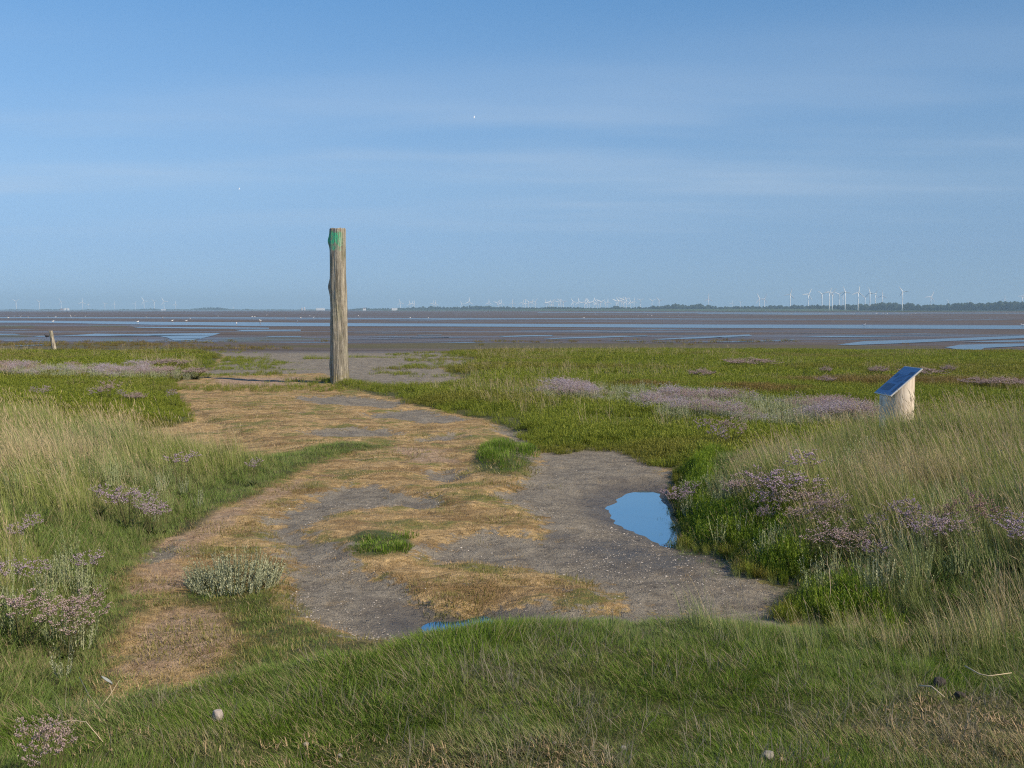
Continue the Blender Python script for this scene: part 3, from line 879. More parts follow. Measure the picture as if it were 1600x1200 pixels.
# flying gulls
def flying(px, py, dist, bank, lab, head):
    e = empty('flying_gull', at_depth(px, py, dist)); tag(e, lab, 'gull')
    m = MB(); m.tube([(0, -.24, 0), (0, -.16, 0), (0, -.05, 0), (0, .08, .005), (0, .16, .015), (0, .20, .012)], [.03, .04, .065, .06, .04, .012], 10); m.build('body', M_GULL, e, True)
    for s in (-1, 1):
        m = MB(); v = []
        for (t, zz_, y0, y1) in ((.03, .01, -.09, .10), (.25, .10, -.07, .13), (.45, .09, -.09, .09), (.66, .03, -.10, -.02)):
            v += [(s * t, y1, zz_ + .006), (s * t, y0, zz_), (s * t, y1, zz_ - .006)]
        f = [(i * 3 + k, i * 3 + (k + 1) % 3, i * 3 + 3 + (k + 1) % 3, i * 3 + 3 + k) for i in range(3) for k in range(3)] + [(0, 1, 2), (9, 11, 10)]
        m.add(v, f); m.build('wing', M_GULL, e)
    hd = Vector((head, 0, 0)); upv = Vector((0, -math.cos(bank), math.sin(bank))); sdv = hd.cross(upv)
    e.rotation_euler = Matrix((sdv, hd, upv)).transposed().to_euler()
flying(741, 183, 270, R(48), 'white gull flying high in the blue above the mudflats', 1)
flying(374, 295, 380, R(48), 'tiny pale gull flying lower against the thin cloud', -1)
flying(730, 504.8, 250, R(55), 'gull flapping low over the wide channel beyond the post', 1)

# ------------------------------------------------------------------ the tall marker post
def wood_mat(name, paint=False, light=1.0, knots=0.0):
    m = Mat(name)
    P = m.coord()
    g = m.noise(m.scaled(P, (20, 20, .9)), 1.0, 6, .6); g2 = m.noise(m.scaled(P, (55, 55, 2.2)), 1.0, 4, .6); b = m.noise(P, 2.2, 4)
    s = m.noise(P, 9, 5, .6)
    c = m.mix(m.remap(g, .32, .68), tuple(v * light for v in (.155, .138, .108)), tuple(v * light for v in (.53, .475, .375)))
    c = m.mix(m.remap(b, .48, .68, 0, .55), c, tuple(v * light for v in (.235, .235, .145)))
    c = m.mix(m.remap(g2, .54, .66, 0, .8), c, tuple(v * light for v in (.085, .070, .05)))
    c = m.mix(m.math('MULTIPLY', m.remap(s, .60, .70), .5), c, tuple(v * light for v in (.52, .49, .42)))
    rough = .88
    if paint:
        z = m.n('ShaderNodeSeparateXYZ', None, _0=P).outputs
        low = m.remap(z[2], .75, .15)
        c = m.mix(m.math('MULTIPLY', low, m.remap(s, .42, .55, 0, .7)), c, (.26, .21, .055))
        edge = m.math('ADD', z[2], m.math('MULTIPLY', m.math('SUBTRACT', s, .5), .35))
        pf = m.math('MULTIPLY', m.remap(edge, PAINT_Z[0] - .06, PAINT_Z[0] + .10), m.remap(m.math('ADD', z[2], m.math('MULTIPLY', m.math('SUBTRACT', s, .5), .22)), PAINT_Z[1] + .04, PAINT_Z[1] - .05))
        sx = m.math('ADD', z[0], m.math('MULTIPLY', m.math('SUBTRACT', g2, .5), .12))
        pf = m.math('MULTIPLY', pf, m.remap(sx, .19, .04))
        pf = m.math('MULTIPLY', pf, m.remap(z[1], .12, .02))
        pf = m.math('MULTIPLY', pf, m.remap(m.math('ADD', m.math('MULTIPLY', s, .7), m.math('MULTIPLY', m.math('SUBTRACT', edge, PAINT_Z[0]), .55)), .36, .50, .15, 1))
        c = m.mix(m.math('MULTIPLY', pf, m.math('MULTIPLY', m.remap(g2, .66, .52, .1, 1), m.remap(m.noise(P, 30, 4, .65), .62, .50, .25, 1))), c, m.mix(s, (.025, .32, .15), (.11, .70, .38)))
    if knots:
        k = m.remap(m.noise(P, 4.5, 3), .62, .74, 0, knots)
        c = m.mix(k, c, (.18, .13, .085))
    h = m.math('ADD', m.math('MULTIPLY', g, .7), m.math('MULTIPLY', g2, .6))
    return m.done(m.bsdf(c, rough, m.bump(h, .075, 1.0), .25))
M_STAKE = wood_mat('weathered_stake', False, 1.1)

def trunk(name, hgt, prof, lean, seed, sides=72, rows=150, grooves=.055, knots=(), toprag=.02):
    """a weathered round timber: prof = [(z, radius)], knots = (z, angle, size, bulge)"""
    r_ = random.Random(seed)
    zs = [p[0] for p in prof]; rs = [p[1] for p in prof]
    v, f = [], []
    for i in range(rows + 1):
        z = hgt * i / rows
        for k in range(sides):
            a = 2 * math.pi * k / sides
            rad = float(np.interp(z, zs, rs))
            gx = k / sides * 26
            g = float(fbm(np.array(gx + 2.0 * float(vnoise(z * .7, 1.2, seed))), np.array(z * .55), 1.0, seed, 3)) - .5
            fold = abs(2 * ((k / sides) * 26 % 1) - 1)
            wob = float(vnoise(math.cos(a) * 1.3 + 5, z * 1.1 + math.sin(a) * 1.3, seed + 4)) - .5
            rad *= 1 + grooves * 5 * g * .8 + .10 * wob
            for (kz, ka, ks, kb) in knots:
                da = (a - ka + math.pi) % (2 * math.pi) - math.pi
                rad += kb * math.exp(-((z - kz) / ks) ** 2 - (da / .55) ** 2)
            zz2 = z
            if i == rows:
                zz2 += toprag * (float(vnoise(a * 3, 2.0, seed)) - .5) * 2
            v.append((rad * math.cos(a) + lean[0] * z, rad * math.sin(a) + lean[1] * z, zz2))
    for i in range(rows):
        for k in range(sides):
            a, b = i * sides + k, i * sides + (k + 1) % sides
            f.append((a, b, b + sides, a + sides))
    base = rows * sides
    v.append((lean[0] * hgt, lean[1] * hgt, hgt - toprag))
    for k in range(sides):
        f.append((base + k, base + (k + 1) % sides, len(v) - 1))
    return v, f
pxy = ground(531, 600, .07)
PD = pxy[1]; U = PD / FPX                      # metres per pixel there
PZ = float(height(np.array([pxy[0]]), np.array([pxy[1]]))[0])
ph = EYE + (HORIZON - 359.5) * PD / FPX * 1.004 - PZ + .25
pr = U * 12.6
PAINT_Z = (ph - U * 33, ph - U * 5.5)
M_POST = wood_mat('weathered_post', True)
v, f = trunk('post', ph, [(0, pr * 1.25), (.35, pr * 1.13), (.7, pr * 1.06), (2.2, pr * 1.0), (3.3, pr * .97), (ph, pr * .97)], (-.002, 0), 6,
             knots=((3.02, math.pi * 1.0, .17, .055), (4.32, math.pi * .97, .16, .06), (1.9, math.pi * 1.05, .12, .02), (.75, math.pi, .2, .03)), toprag=.025)
post = mesh_obj('marker_post', v, f, M_POST, None, True)
post.location = (pxy[0], pxy[1], PZ - .25)
tag(post, 'tall thick weathered wooden post with a green paint patch at its top', 'post')

sx, sy = ground(86, 551, .0)
su = sy / FPX
v, f = trunk('stake', su * 36, [(0, su * 3.6), (su * 20, su * 3.2), (su * 36, su * 2.9)], (-.17, .02), 9, 24, 40, .03, toprag=.03)
stake = mesh_obj('wooden_stake', v, f, M_STAKE, None, True)
stake.location = (sx, sy, float(height(np.array([sx]), np.array([sy]))[0]) - .05)
tag(stake, 'short grey wooden stake leaning over at the edge of the mudflat', 'stake')

# ------------------------------------------------------------------ information lectern on a log
LD = 13.2; LX = (1404 - 800) / FPX * LD; LZ = float(height(np.array([LX]), np.array([LD]))[0])
lu = LD / FPX
lect = empty('information_lectern', (LX, LD, LZ), R(3))
tag(lect, 'information lectern, a slant-cut log carrying a sloping board with blue sky reflection painted in', 'lectern')
m = Mat('pale_log')
P = m.coord()
g = m.noise(m.scaled(P, (18, 18, 1.2)), 1.0, 5, .6); b = m.noise(P, 4.5, 4); s = m.noise(P, 11, 4)
c = m.mix(m.remap(g, .3, .7), (.47, .38, .29), (.72, .62, .51))
c = m.mix(m.remap(b, .45, .70, 0, .6), c, (.84, .74, .60))
c = m.mix(m.math('MULTIPLY', m.remap(b, .36, .26), m.remap(s, .4, .6)), c, (.25, .19, .13))
M_LOG = m.done(m.bsdf(c, .8, m.bump(g, .01, .8), .25))
lr = lu * 25.5
ptop = EYE + (HORIZON - 573) / FPX * LD - LZ      # height of the board's upper edge
plow = EYE + (HORIZON - 613) / FPX * LD - LZ
slope = (ptop - plow) / (lu * 46)
v, f = [], []
S = 48
for i in range(21):
    t = i / 20
    for k in range(S):
        a = 2 * math.pi * k / S
        rad = lr * (1 + .025 * (float(vnoise(a * 2.2, t * 2, 5)) - .5) + .012 * (float(vnoise(a * 9, t, 6)) - .5))
        x_, y_ = rad * math.cos(a), rad * math.sin(a)
        zt = (ptop + plow) / 2 - .045 + slope * (x_ - .01)
        v.append((x_, y_, -.1 + (zt + .1) * t))
for i in range(20):
    for k in range(S):
        a, b = i * S + k, i * S + (k + 1) % S
        f.append((a, b, b + S, a + S))
f.append(tuple(20 * S + k for k in range(S)))
mesh_obj('log', v, f, M_LOG, lect, True)
# the board lies on the slant
brd = empty('board_pivot')
ang = math.atan(slope)
bl, bw, bt = .275, .26, .013
def board_piece(name, x0, x1, y0, y1, z0, z1, mat, parent, bevel=.0):
    bm = bmesh.new(); bmesh.ops.create_cube(bm, size=1)
    for q in bm.verts:
        q.co = ((x0 + x1) / 2 + q.co.x * (x1 - x0), (y0 + y1) / 2 + q.co.y * (y1 - y0), (z0 + z1) / 2 + q.co.z * (z1 - z0))
    if bevel:
        bmesh.ops.bevel(bm, geom=bm.edges[:], offset=bevel, segments=2, affect='EDGES')
    me_ = bpy.data.meshes.new(name); bm.to_mesh(me_); bm.free(); me_.materials.append(mat)
    o_ = bpy.data.objects.new(name, me_); COL.objects.link(o_); o_.parent = parent
    return o_
bpy.data.objects.remove(brd)
M_EDGE = simple('aluminium_edge', (.66, .64, .62), .45, .08, 30, 0, .4, .3)
M_PRINT = Mat('printed_face'); P = M_PRINT.coord()
M_PRINT = M_PRINT.done(M_PRINT.bsdf(M_PRINT.mix(M_PRINT.noise(P, 6, 3), (.050, .125, .27), (.075, .165, .32)), .12, None, .6))  # reflected sky painted into the face as its blue base colour
M_PIC = simple('printed_picture', (.010, .030, .085), .12, .45, 25, 0, .6)
M_PIC2 = simple('printed_text', (.018, .048, .12), .14, .2, 40, 0, .6)
board = board_piece('board', -bl - .01, bl + .01, -bw, bw, 0, bt * 1.5, M_EDGE, lect, .003)
board.location = (.015, 0, (ptop + plow) / 2 - .03)
board.rotation_euler = (0, -ang, 0)
face = board_piece('printed_face', -bl + .004, bl - .004, -bw + .012, bw - .012, bt * 1.5 + .0005, bt * 1.5 + .003, M_PRINT, board)
for (x0, x1, y0, y1) in ((-.20, -.07, -.06, .20), (-.215, -.03, -.225, -.17), (.01, .10, -.225, -.18), (.06, .13, .14, .20), (.13, .19, -.21, -.10)):
    board_piece('picture', x0, x1, y0, y1, bt * 1.5 + .0035, bt * 1.5 + .005, M_PIC, board)
for k in range(6):
    board_piece('text_line', -.02 + k * .026, -.012 + k * .026, -.12, .10, bt * 1.5 + .0035, bt * 1.5 + .0045, M_PIC2, board)

# ------------------------------------------------------------------ vegetation materials
def leaf_mat(name, a, b, c, straw, trans=.27, rough=.6, dry_lo=.55, dry_hi=.95, spec=.2):
    """a-b: leaf colours over the blades, c: colour towards instance tint 1, straw: dead stalks"""
    m = Mat(name)
    r = m.attr('rnd'); k = m.attr('straw')
    ti = m.attr('tint', True); dr = m.attr('dry', True)
    col = m.mix(r, a, b)
    col = m.mix(ti, col, c)
    d = m.math('ADD', m.math('MULTIPLY', r, .45), m.math('MULTIPLY', dr, .75))
    d = m.remap(d, dry_lo, dry_hi)
    d = m.math('MAXIMUM', d, k)
    st = m.mix(m.math('FRACT', m.math('MULTIPLY', r, 7.3)), tuple(v * .72 for v in straw), straw)
    col = m.mix(d, col, st)
    p = m.bsdf(col, rough, None, spec)
    t = m.n('ShaderNodeBsdfTranslucent', None, Color=m.mix(.25, col, (.16, .20, .03))).outputs[0]
    return m.done(m.n('ShaderNodeMixShader', None, _0=trans, _1=p, _2=t).outputs[0])
M_LAWN = leaf_mat('lawn_blade', (.078, .150, .014), (.200, .300, .036), (.195, .265, .080), (.400, .325, .185))
M_TALL = leaf_mat('tall_blade', (.185, .250, .055), (.390, .410, .135), (.270, .320, .120), (.640, .510, .310))
M_MARSH = leaf_mat('marsh_stem', (.135, .190, .018), (.290, .315, .042), (.230, .140, .055), (.380, .310, .140), .3)
M_SAMPH = leaf_mat('samphire_stem', (.110, .200, .012), (.250, .335, .030), (.260, .180, .042), (.340, .290, .12), .3)
M_TURF = leaf_mat('dry_blade', (.340, .225, .105), (.520, .360, .185), (.150, .165, .034), (.56, .42, .25), .2)
M_SILV = leaf_mat('silver_leaf', (.300, .325, .190), (.470, .480, .310), (.230, .290, .090), (.38, .31, .20), .2)
M_LAVL = leaf_mat('lavender_leaf', (.060, .085, .028), (.120, .140, .050), (.09, .10, .04), (.25, .17, .09), .2)
def flower_mat(name, a, b, c):
    m = Mat(name)
    r = m.attr('rnd')
    col = m.mix(m.remap(r, 0, .6), a, b); col = m.mix(m.remap(r, .62, 1), col, c)
    return m.done(m.bsdf(col, .8, None, .1))
M_LAV = flower_mat('lavender_bloom', (.255, .170, .255), (.400, .305, .375), (.500, .420, .410))
M_LAVB = flower_mat('faded_bloom', (.270, .175, .190), (.410, .310, .300), (.470, .385, .330))
M_LAVD = flower_mat('seeding_bloom', (.215, .120, .120), (.330, .205, .185), (.400, .300, .250))

# ------------------------------------------------------------------ tuft shapes
def blade(m, root, az, tilt, L, wid, lean, curl, rnd, straw=0.0, segs=4, ear=0.0):
    d = Vector((math.cos(az) * math.sin(tilt), math.sin(az) * math.sin(tilt), math.cos(tilt)))
    p = Vector(root)
    side = Vector((-math.sin(az), math.cos(az), 0))
    side = (side + Vector((random.uniform(-.6, .6), random.uniform(-.6, .6), 0))).normalized()
    v, f = [], []
    for i in range(segs + 1):
        t = i / segs
        w_ = wid * (1 - t ** 1.6) if not ear else wid * .55
        if i == segs and not ear:
            v.append(tuple(p))
        else:
            v.append(tuple(p - side * w_ / 2)); v.append(tuple(p + side * w_ / 2))
        d = (d + Vector((lean[0], lean[1], 0)) / segs + Vector((math.cos(az), math.sin(az), -.45)) * curl * t / segs).normalized()
        p = p + d * L / segs
    for i in range(segs - 1):
        f.append((2 * i, 2 * i + 1, 2 * i + 3, 2 * i + 2))
    if not ear:
        f.append((2 * segs - 2, 2 * segs - 1, 2 * segs))
    else:
        f.append((2 * segs - 2, 2 * segs - 1, 2 * segs + 1, 2 * segs))
    m.add(v, f, rnd, straw)
    if ear:
        q = p - d * L / segs
        s2 = side.cross(d)
        for sv in (side, s2):
            m.add([tuple(q - d * .01), tuple(q + d * ear * .3 + sv * .0042), tuple(q + d * ear), tuple(q + d * ear * .3 - sv * .0042)], [(0, 1, 2, 3)], rnd, 1.0)

def tuft(n, rad, lo, hi, wid, tilt, lean, curl, straw_p=0.0, ear_p=0.0, segs=4, earlen=.09):
    m = MB()
    for i in range(n):
        a = random.uniform(0, 6.283); r_ = rad * math.sqrt(random.random())
        root = (r_ * math.cos(a), r_ * math.sin(a), -.01)
        az = a + random.uniform(-1, 1)
        L = random.uniform(lo, hi)
        ear = random.random() < ear_p
        st = 1.0 if (ear or random.random() < straw_p) else 0.0
        blade(m, root, az, abs(random.gauss(0, tilt)), L * (1.15 if ear else 1), wid * random.uniform(.7, 1.25), lean, curl * random.uniform(.2, 1.3),
              random.random(), st, segs, earlen * random.uniform(.7, 1.2) if ear else 0)
    return m

def sprig(m, root, L, leaf, n, tilt, az, width, straw=0.0, bare=.1):
    """an upright stem set with small leaves or branchlets"""
    d = Vector((math.cos(az) * math.sin(tilt), math.sin(az) * math.sin(tilt), math.cos(tilt)))
    r0 = Vector(root)
    side = d.cross(Vector((.3, .2, 1))).normalized()
    w_ = width * .45
    rr_ = random.random()
    m.add([tuple(r0 - side * w_), tuple(r0 + side * w_), tuple(r0 + d * L + side * w_ * .4), tuple(r0 + d * L - side * w_ * .4)], [(0, 1, 2, 3)], rr_, straw)
    for i in range(n):
        t = bare + (1 - bare) * (i + random.random()) / n
        q = r0 + d * L * t
        a = random.uniform(0, 6.283)
        up = random.uniform(.4, 1.1)
        e = (Vector((math.cos(a), math.sin(a), up)) + d * .6).normalized()
        s = e.cross(d)
        s = s.normalized() if s.length > .01 else side
        l_ = leaf * random.uniform(.6, 1.2) * (1.1 - .5 * t)
        m.add([tuple(q), tuple(q + e * l_ * .5 + s * width * .5), tuple(q + e * l_), tuple(q + e * l_ * .5 - s * width * .5)], [(0, 1, 2, 3)], min(1, max(0, rr_ + random.uniform(-.3, .3))), straw)

def sprigs(n, rad, lo, hi, leaf, per, width, tilt, dome=0.0):
    m = MB()
    for i in range(n):
        a = random.uniform(0, 6.283); q = math.sqrt(random.random()); r_ = rad * q
        L = random.uniform(lo, hi) * (1 - dome * q * q)
        sprig(m, (r_ * math.cos(a), r_ * math.sin(a), -.01), L, leaf, per, abs(random.gauss(0, tilt)) + .25 * q * (1 if dome else 0), a, width)
    return m

LIB = {}
def library(name, builders, mat):
    c = bpy.data.collections.new(name)
    for i, b in enumerate(builders):
        o = bpy.data.objects.new('%s_%02d' % (name, i), b.mesh(name, mat))
        c.objects.link(o)
    LIB[name] = (c, len(builders))
    return c
WIND = (-.36, -.05)
library('lawn_tuft', [tuft(40, .06, .024, .062, .0024, .75, (-.75, 0), 1.0, .07, segs=3) for _ in range(6)] +
        [tuft(20, .06, .05, .10, .0022, .7, (-.9, 0), 1.2, .25)], M_LAWN)
library('tall_tuft', [tuft(16, .07, .25, .52, .0046, .30, WIND, .55, .05, .06) for _ in range(4)] +
        [tuft(14, .06, .32, .55, .0045, .20, (-.5, 0), .45, .12, .14) for _ in range(2)] +
        [tuft(20, .08, .18, .36, .0055, .35, WIND, .8, .05, .0) for _ in range(2)], M_TALL)
library('marsh_tuft', [sprigs(16, .12, .10, .21, .07, 6, .008, .25) for _ in range(4)] + [tuft(24, .12, .10, .22, .007, .35, (-.15, 0), .5, .05, .0, 3) for _ in range(2)], M_MARSH)
library('marsh_wisp', [tuft(12, .08, .22, .42, .0055, .22, (-.25, 0), .4, .6, .35, 4, .08) for _ in range(3)], M_TALL)
library('samphire_tuft', [sprigs(20, .08, .14, .27, .055, 10, .0060, .16) for _ in range(4)], M_SAMPH)
library('turf_tuft', [tuft(14, .05, .012, .040, .0030, 1.0, (0, 0), .6, .3, .0, 2) for _ in range(4)], M_TURF)
library('silver_tuft', [sprigs(12, .07, .14, .30, .035, 16, .0075, .25) for _ in range(3)], M_SILV)

def scatter(name, lib, x, y, z, scale, dry, tint, rot_jit=math.pi, label=None, cat=None, sink=.0, wide=None, field=None):
    n = len(x)
    me = bpy.data.meshes.new(name)
    me.vertices.add(n)
    me.vertices.foreach_set('co', np.stack([x, y, z - sink], 1).astype(np.float32).ravel())
    def put(nm, v, t='FLOAT', d='value'):
        a = me.attributes.new(nm, t, 'POINT'); a.data.foreach_set(d, v)
    rz_ = rng.uniform(-rot_jit, rot_jit, n)
    if field is not None:      # blades lie in swirls, as wind and feet leave them
        rz_ = (fbm(field[0], field[1], .9, 301, 3) - .5) * 11 + rng.uniform(-field[2], field[2], n)
    put('rotz', rz_.astype(np.float32))
    wd = scale if wide is None else scale * wide
    put('sc', np.stack([wd, wd, scale], 1).astype(np.float32).ravel(), 'FLOAT_VECTOR', 'vector')
    put('dry', np.clip(dry, 0, 1).astype(np.float32)); put('tint', np.clip(tint, 0, 1).astype(np.float32))
    put('pick', rng.integers(0, LIB[lib][1], n).astype(np.int32), 'INT')
    me.update()
    o = bpy.data.objects.new(name, me); COL.objects.link(o)
    ng = bpy.data.node_groups.new(name + '_nodes', 'GeometryNodeTree')
    ng.interface.new_socket('Geometry', in_out='INPUT', socket_type='NodeSocketGeometry')
    ng.interface.new_socket('Geometry', in_out='OUTPUT', socket_type='NodeSocketGeometry')
    N = ng.nodes; Lk = ng.links
    gi, go = N.new('NodeGroupInput'), N.new('NodeGroupOutput')
    ip = N.new('GeometryNodeInstanceOnPoints')
    ci = N.new('GeometryNodeCollectionInfo'); ci.inputs['Collection'].default_value = LIB[lib][0]
    ci.inputs['Separate Children'].default_value = True; ci.inputs['Reset Children'].default_value = True
    def na(nm, t):
        q = N.new('GeometryNodeInputNamedAttribute'); q.data_type = t; q.inputs['Name'].default_value = nm
        return [s for s in q.outputs if s.name == 'Attribute' and s.enabled][0]
    cx = N.new('ShaderNodeCombineXYZ'); Lk.new(na('rotz', 'FLOAT'), cx.inputs[2])
    er = N.new('FunctionNodeEulerToRotation'); Lk.new(cx.outputs[0], er.inputs[0])
    Lk.new(gi.outputs[0], ip.inputs['Points']); Lk.new(ci.outputs[0], ip.inputs['Instance'])
    ip.inputs['Pick Instance'].default_value = True
    Lk.new(na('pick', 'INT'), ip.inputs['Instance Index'])
    Lk.new(er.outputs[0], ip.inputs['Rotation'])
    Lk.new(na('sc', 'FLOAT_VECTOR'), ip.inputs['Scale'])
    Lk.new(ip.outputs[0], go.inputs[0])
    md = o.modifiers.new('scatter', 'NODES'); md.node_group = ng
    tag(o, label, cat, kind='stuff')
    return o

def sample(y0, y1, dens, margin=2.2):
    """random points of the visible ground between two distances; dens per square metre, callable of distance"""
    xs, ys = [], []
    step = max(.5, (y1 - y0) / 24)
    y = y0
    while y < y1:
        ya, yb = y, min(y + step, y1)
        hw = .58 * yb + margin
        d = dens((ya + yb) / 2) if callable(dens) else dens
        n = rng.poisson(2 * hw * (yb - ya) * d)
        xs.append(rng.uniform(-hw, hw, n)); ys.append(rng.uniform(ya, yb, n))
        y = yb
    return np.concatenate(xs), np.concatenate(ys)

# --- short lawn on the bank
x, y = sample(1.6, 7.6, lambda d: 1700 if d < 4.2 else 1400)
s_l = sdf(x, y, Z_LAWN)
edge = s_l + .35 * (fbm(x, y, 2.5, 31) - .5)
dead = sstep(.54, .66, fbm(x, y, .85, 33)) * .55          # worn, greyed patches
bx_, by_ = ground(1540, 1150, .4)
dead = np.maximum(dead, sstep(.95, .25, np.hypot((x - bx_) * .9, y - by_) + .5 * (fbm(x, y, 2, 5) - .5)))
for (qx, qy, rx) in ((700, 1192, .35), (880, 1190, .3), (1330, 1150, .3), (330, 1180, .35)):
    cx_, cy_2 = ground(qx, qy, .4)
    dead = np.maximum(dead, .85 * sstep(rx * 1.6, rx * .3, np.hypot(x - cx_, (y - cy_2) * 1.6) + .4 * (fbm(x, y, 3, 6) - .5)))
keep = (edge > -.02) & (rng.random(len(x)) < (1 - .72 * dead ** 2) * sstep(-.1, .15, edge + .05))
x, y, dead, s_l = x[keep], y[keep], dead[keep], s_l[keep]
gx = fbm(x, y, 1.1, 41)
tall_right = sstep(.5, 2.2, x - .9) * sstep(3.4, 5.2, y)        # rank grass towards the sedge bank
hgt_ = (.55 + .85 * fbm(x, y, 1.9, 42)) * (.45 + 1.1 * fbm(x, y, 5.5, 45, 2)) * (1 + .9 * tall_right * fbm(x, y, 1.1, 44))
scatter('lawn_grass', 'lawn_tuft', x, y, height(x, y), hgt_ * rng.uniform(.75, 1.3, len(x)), .72 * dead + .34 * (rng.random(len(x)) ** 4), np.clip(sstep(.45, .7, gx) * .6 + .8 * (fbm(x, y, 4.5, 46, 2) - .3), 0, 1), field=(x, y, .8),
        label='short green lawn grass covering the near bank', cat='grass')

# --- low green turf reaching from the bank to the silver bush
x, y = sample(4.6, 9.2, 900, .5)
s_a = sdf(x, y, Z_APRON) + .5 * (fbm(x, y, 1.9, 38) - .5)
keep = (s_a > -.1) & (np.maximum(sdf(x, y, BARE[0]), sdf(x, y, BARE[1])) + .3 * (fbm(x, y, 2.6, 36) - .5) < .03) & (sdf(x, y, Z_LAWN) < .15) & (rng.random(len(x)) < sstep(-.1, .25, s_a) * (.3 + .9 * fbm(x, y, 2.1, 39)))
x, y = x[keep], y[keep]
scatter('low_turf', 'lawn_tuft', x, y, height(x, y), rng.uniform(.5, 1.0, len(x)), .5 * rng.random(len(x)) ** 2, .6 * fbm(x, y, 1.5, 37),
        label='low green turf between the lawn bank and the silver bush', cat='grass')

# --- grey and tan matted dead grass lying in the lawn
x, y = sample(1.8, 6.9, 150)
m_ = sstep(.50, .66, fbm(x, y, .95, 131)) + .9 * sstep(.9, .2, np.hypot((x - bx_) * .7, y - by_)) + .25
keep = (sdf(x, y, Z_LAWN) > .1) & (rng.random(len(x)) < m_ * .55)
x, y = x[keep], y[keep]
library('mat_tuft', [tuft(12, .06, .06, .17, .0026, 1.15, (-.25, 0), .5, 1.0) for _ in range(4)], leaf_mat('matted_blade', (.2, .18, .13), (.26, .23, .16), (.2, .2, .17), (.280, .250, .185), .2))
scatter('matted_grass', 'mat_tuft', x, y, height(x, y) + .012, rng.uniform(.6, 1.1, len(x)), rng.random(len(x)), rng.random(len(x)),
        label='matted grey and tan dead grass lying in the lawn', cat='dead grass')

# --- tan litter where the lawn is worn through
x, y = sample(2.6, 5.0, 500)
lit = np.zeros(len(x))
for (qx, qy, r_) in ((1530, 1150, .55), (1400, 1165, .3), (880, 1192, .25), (700, 1190, .25), (480, 1180, .3), (1250, 1185, .25), (160, 1150, .3), (130, 1110, .2)):
    cx_, cy_2 = ground(qx, qy, .42)
    lit = np.maximum(lit, sstep(1.3, .2, np.hypot(x - cx_, (y - cy_2) * 1.3) / r_ + .8 * (fbm(x, y, 3.5, 132) - .5)))
keep = rng.random(len(x)) < lit
x, y = x[keep], y[keep]
library('litter_bit', [tuft(7, .05, .02, .06, .0055, 1.4, (0, 0), .3, 1.0, .0, 2) for _ in range(4)], leaf_mat('litter_leaf', (.3, .2, .1), (.4, .3, .2), (.3, .2, .1), (.470, .345, .205), .1))
scatter('dry_litter', 'litter_bit', x, y, height(x, y) + .018, rng.uniform(.5, 1.1, len(x)), rng.random(len(x)), rng.random(len(x)),
        label='tan dry plant litter on worn patches of the lawn', cat='litter')

# --- tall sea couch on both banks
x, y = sample(2.0, 21, lambda d: 420 if d < 6 else (330 if d < 10 else 210))
sl, sr = sdf(x, y, Z_LEFT), sdf(x, y, Z_RIGHT)
lawn_ = sdf(x, y, Z_LAWN)
s_b = np.maximum(sl, sr) + .3 * (fbm(x, y, 1.7, 61) - .5)
rank = sstep(.9, 1.8, x) * sstep(3.3, 4.6, y) * 1.5 + sstep(-1.3, -2.0, x) * .5
keep = ((s_b > 0) | ((lawn_ > 0) & (x > 1) & (rng.random(len(x)) < .35))) & (lawn_ < .05 + (.5 + rank) * fbm(x, y, 1.3, 62)) & (rng.random(len(x)) < .14 + .86 * sstep(.38, .58, fbm(x, y, 1.5, 63)))
x, y, s_b, sl, sr, lawn_ = x[keep], y[keep], s_b[keep], sl[keep], sr[keep], lawn_[keep]
s_b = np.where((lawn_ > -.5) & (x > 1), np.maximum(s_b, .62), np.maximum(s_b, .12))
left = sl > sr
grow = .34 + .66 * sstep(.0, 1.1, s_b)
tipx, tipy = ground(520, 700, .3)
grow = grow * np.where(left, .42 + .58 * sstep(.5, -3.0, x - tipx + .3), 1.0)
back = 1 - .62 * sstep(8.8, 12.2, y) * sstep(5.0, 3.6, x) * sstep(.5, 1.5, x)
hs = grow * back * (.50 + .95 * fbm(x, y, 1.1, 64)) * (1 - .6 * sstep(-.1, .9, lawn_))
dry = -.02 + .34 * sstep(.50, .64, fbm(x * 1.3, y * .8, .75, 65)) * sstep(.2, 1.3, s_b) + .42 * rng.random(len(x)) ** 2
sx_, sy_ = ground(1420, 695, .8)
dry = np.maximum(dry, .75 * sstep(1.3, .3, np.hypot(x - sx_, (y - sy_) * .7) + .8 * (fbm(x, y, 1.5, 67) - .5)))
dry -= .25 * sstep(.9, .1, s_b)
tint = sstep(.46, .72, fbm(x, y, .55, 66))
for (qx, qy, r_) in ((1370, 925, .55), (1585, 890, .5), (1480, 930, .45), (1170, 690, .8), (60, 690, 1.0), (330, 655, 1.2), (40, 905, .5)):
    cx_, cy_2 = ground(qx, qy, .6)
    dry = np.maximum(dry, .85 * sstep(1.4, .3, np.hypot(x - cx_, (y - cy_2) * .8) / r_ + .9 * (fbm(x, y, 1.8, 68) - .5)))
hs = np.maximum(hs, rng.uniform(.85, 1.05, len(x)) * np.exp(-((x - 5.3) ** 2 + (y - 12.5) ** 2) / 1.0))
scatter('tall_grass', 'tall_tuft', x, y, height(x, y), hs * np.where(left, .85, .78) * rng.uniform(.7, 1.25, len(x)), dry, tint, 1.3,
        label='tall wind-bent sea couch grass on both banks of the path', cat='grass')

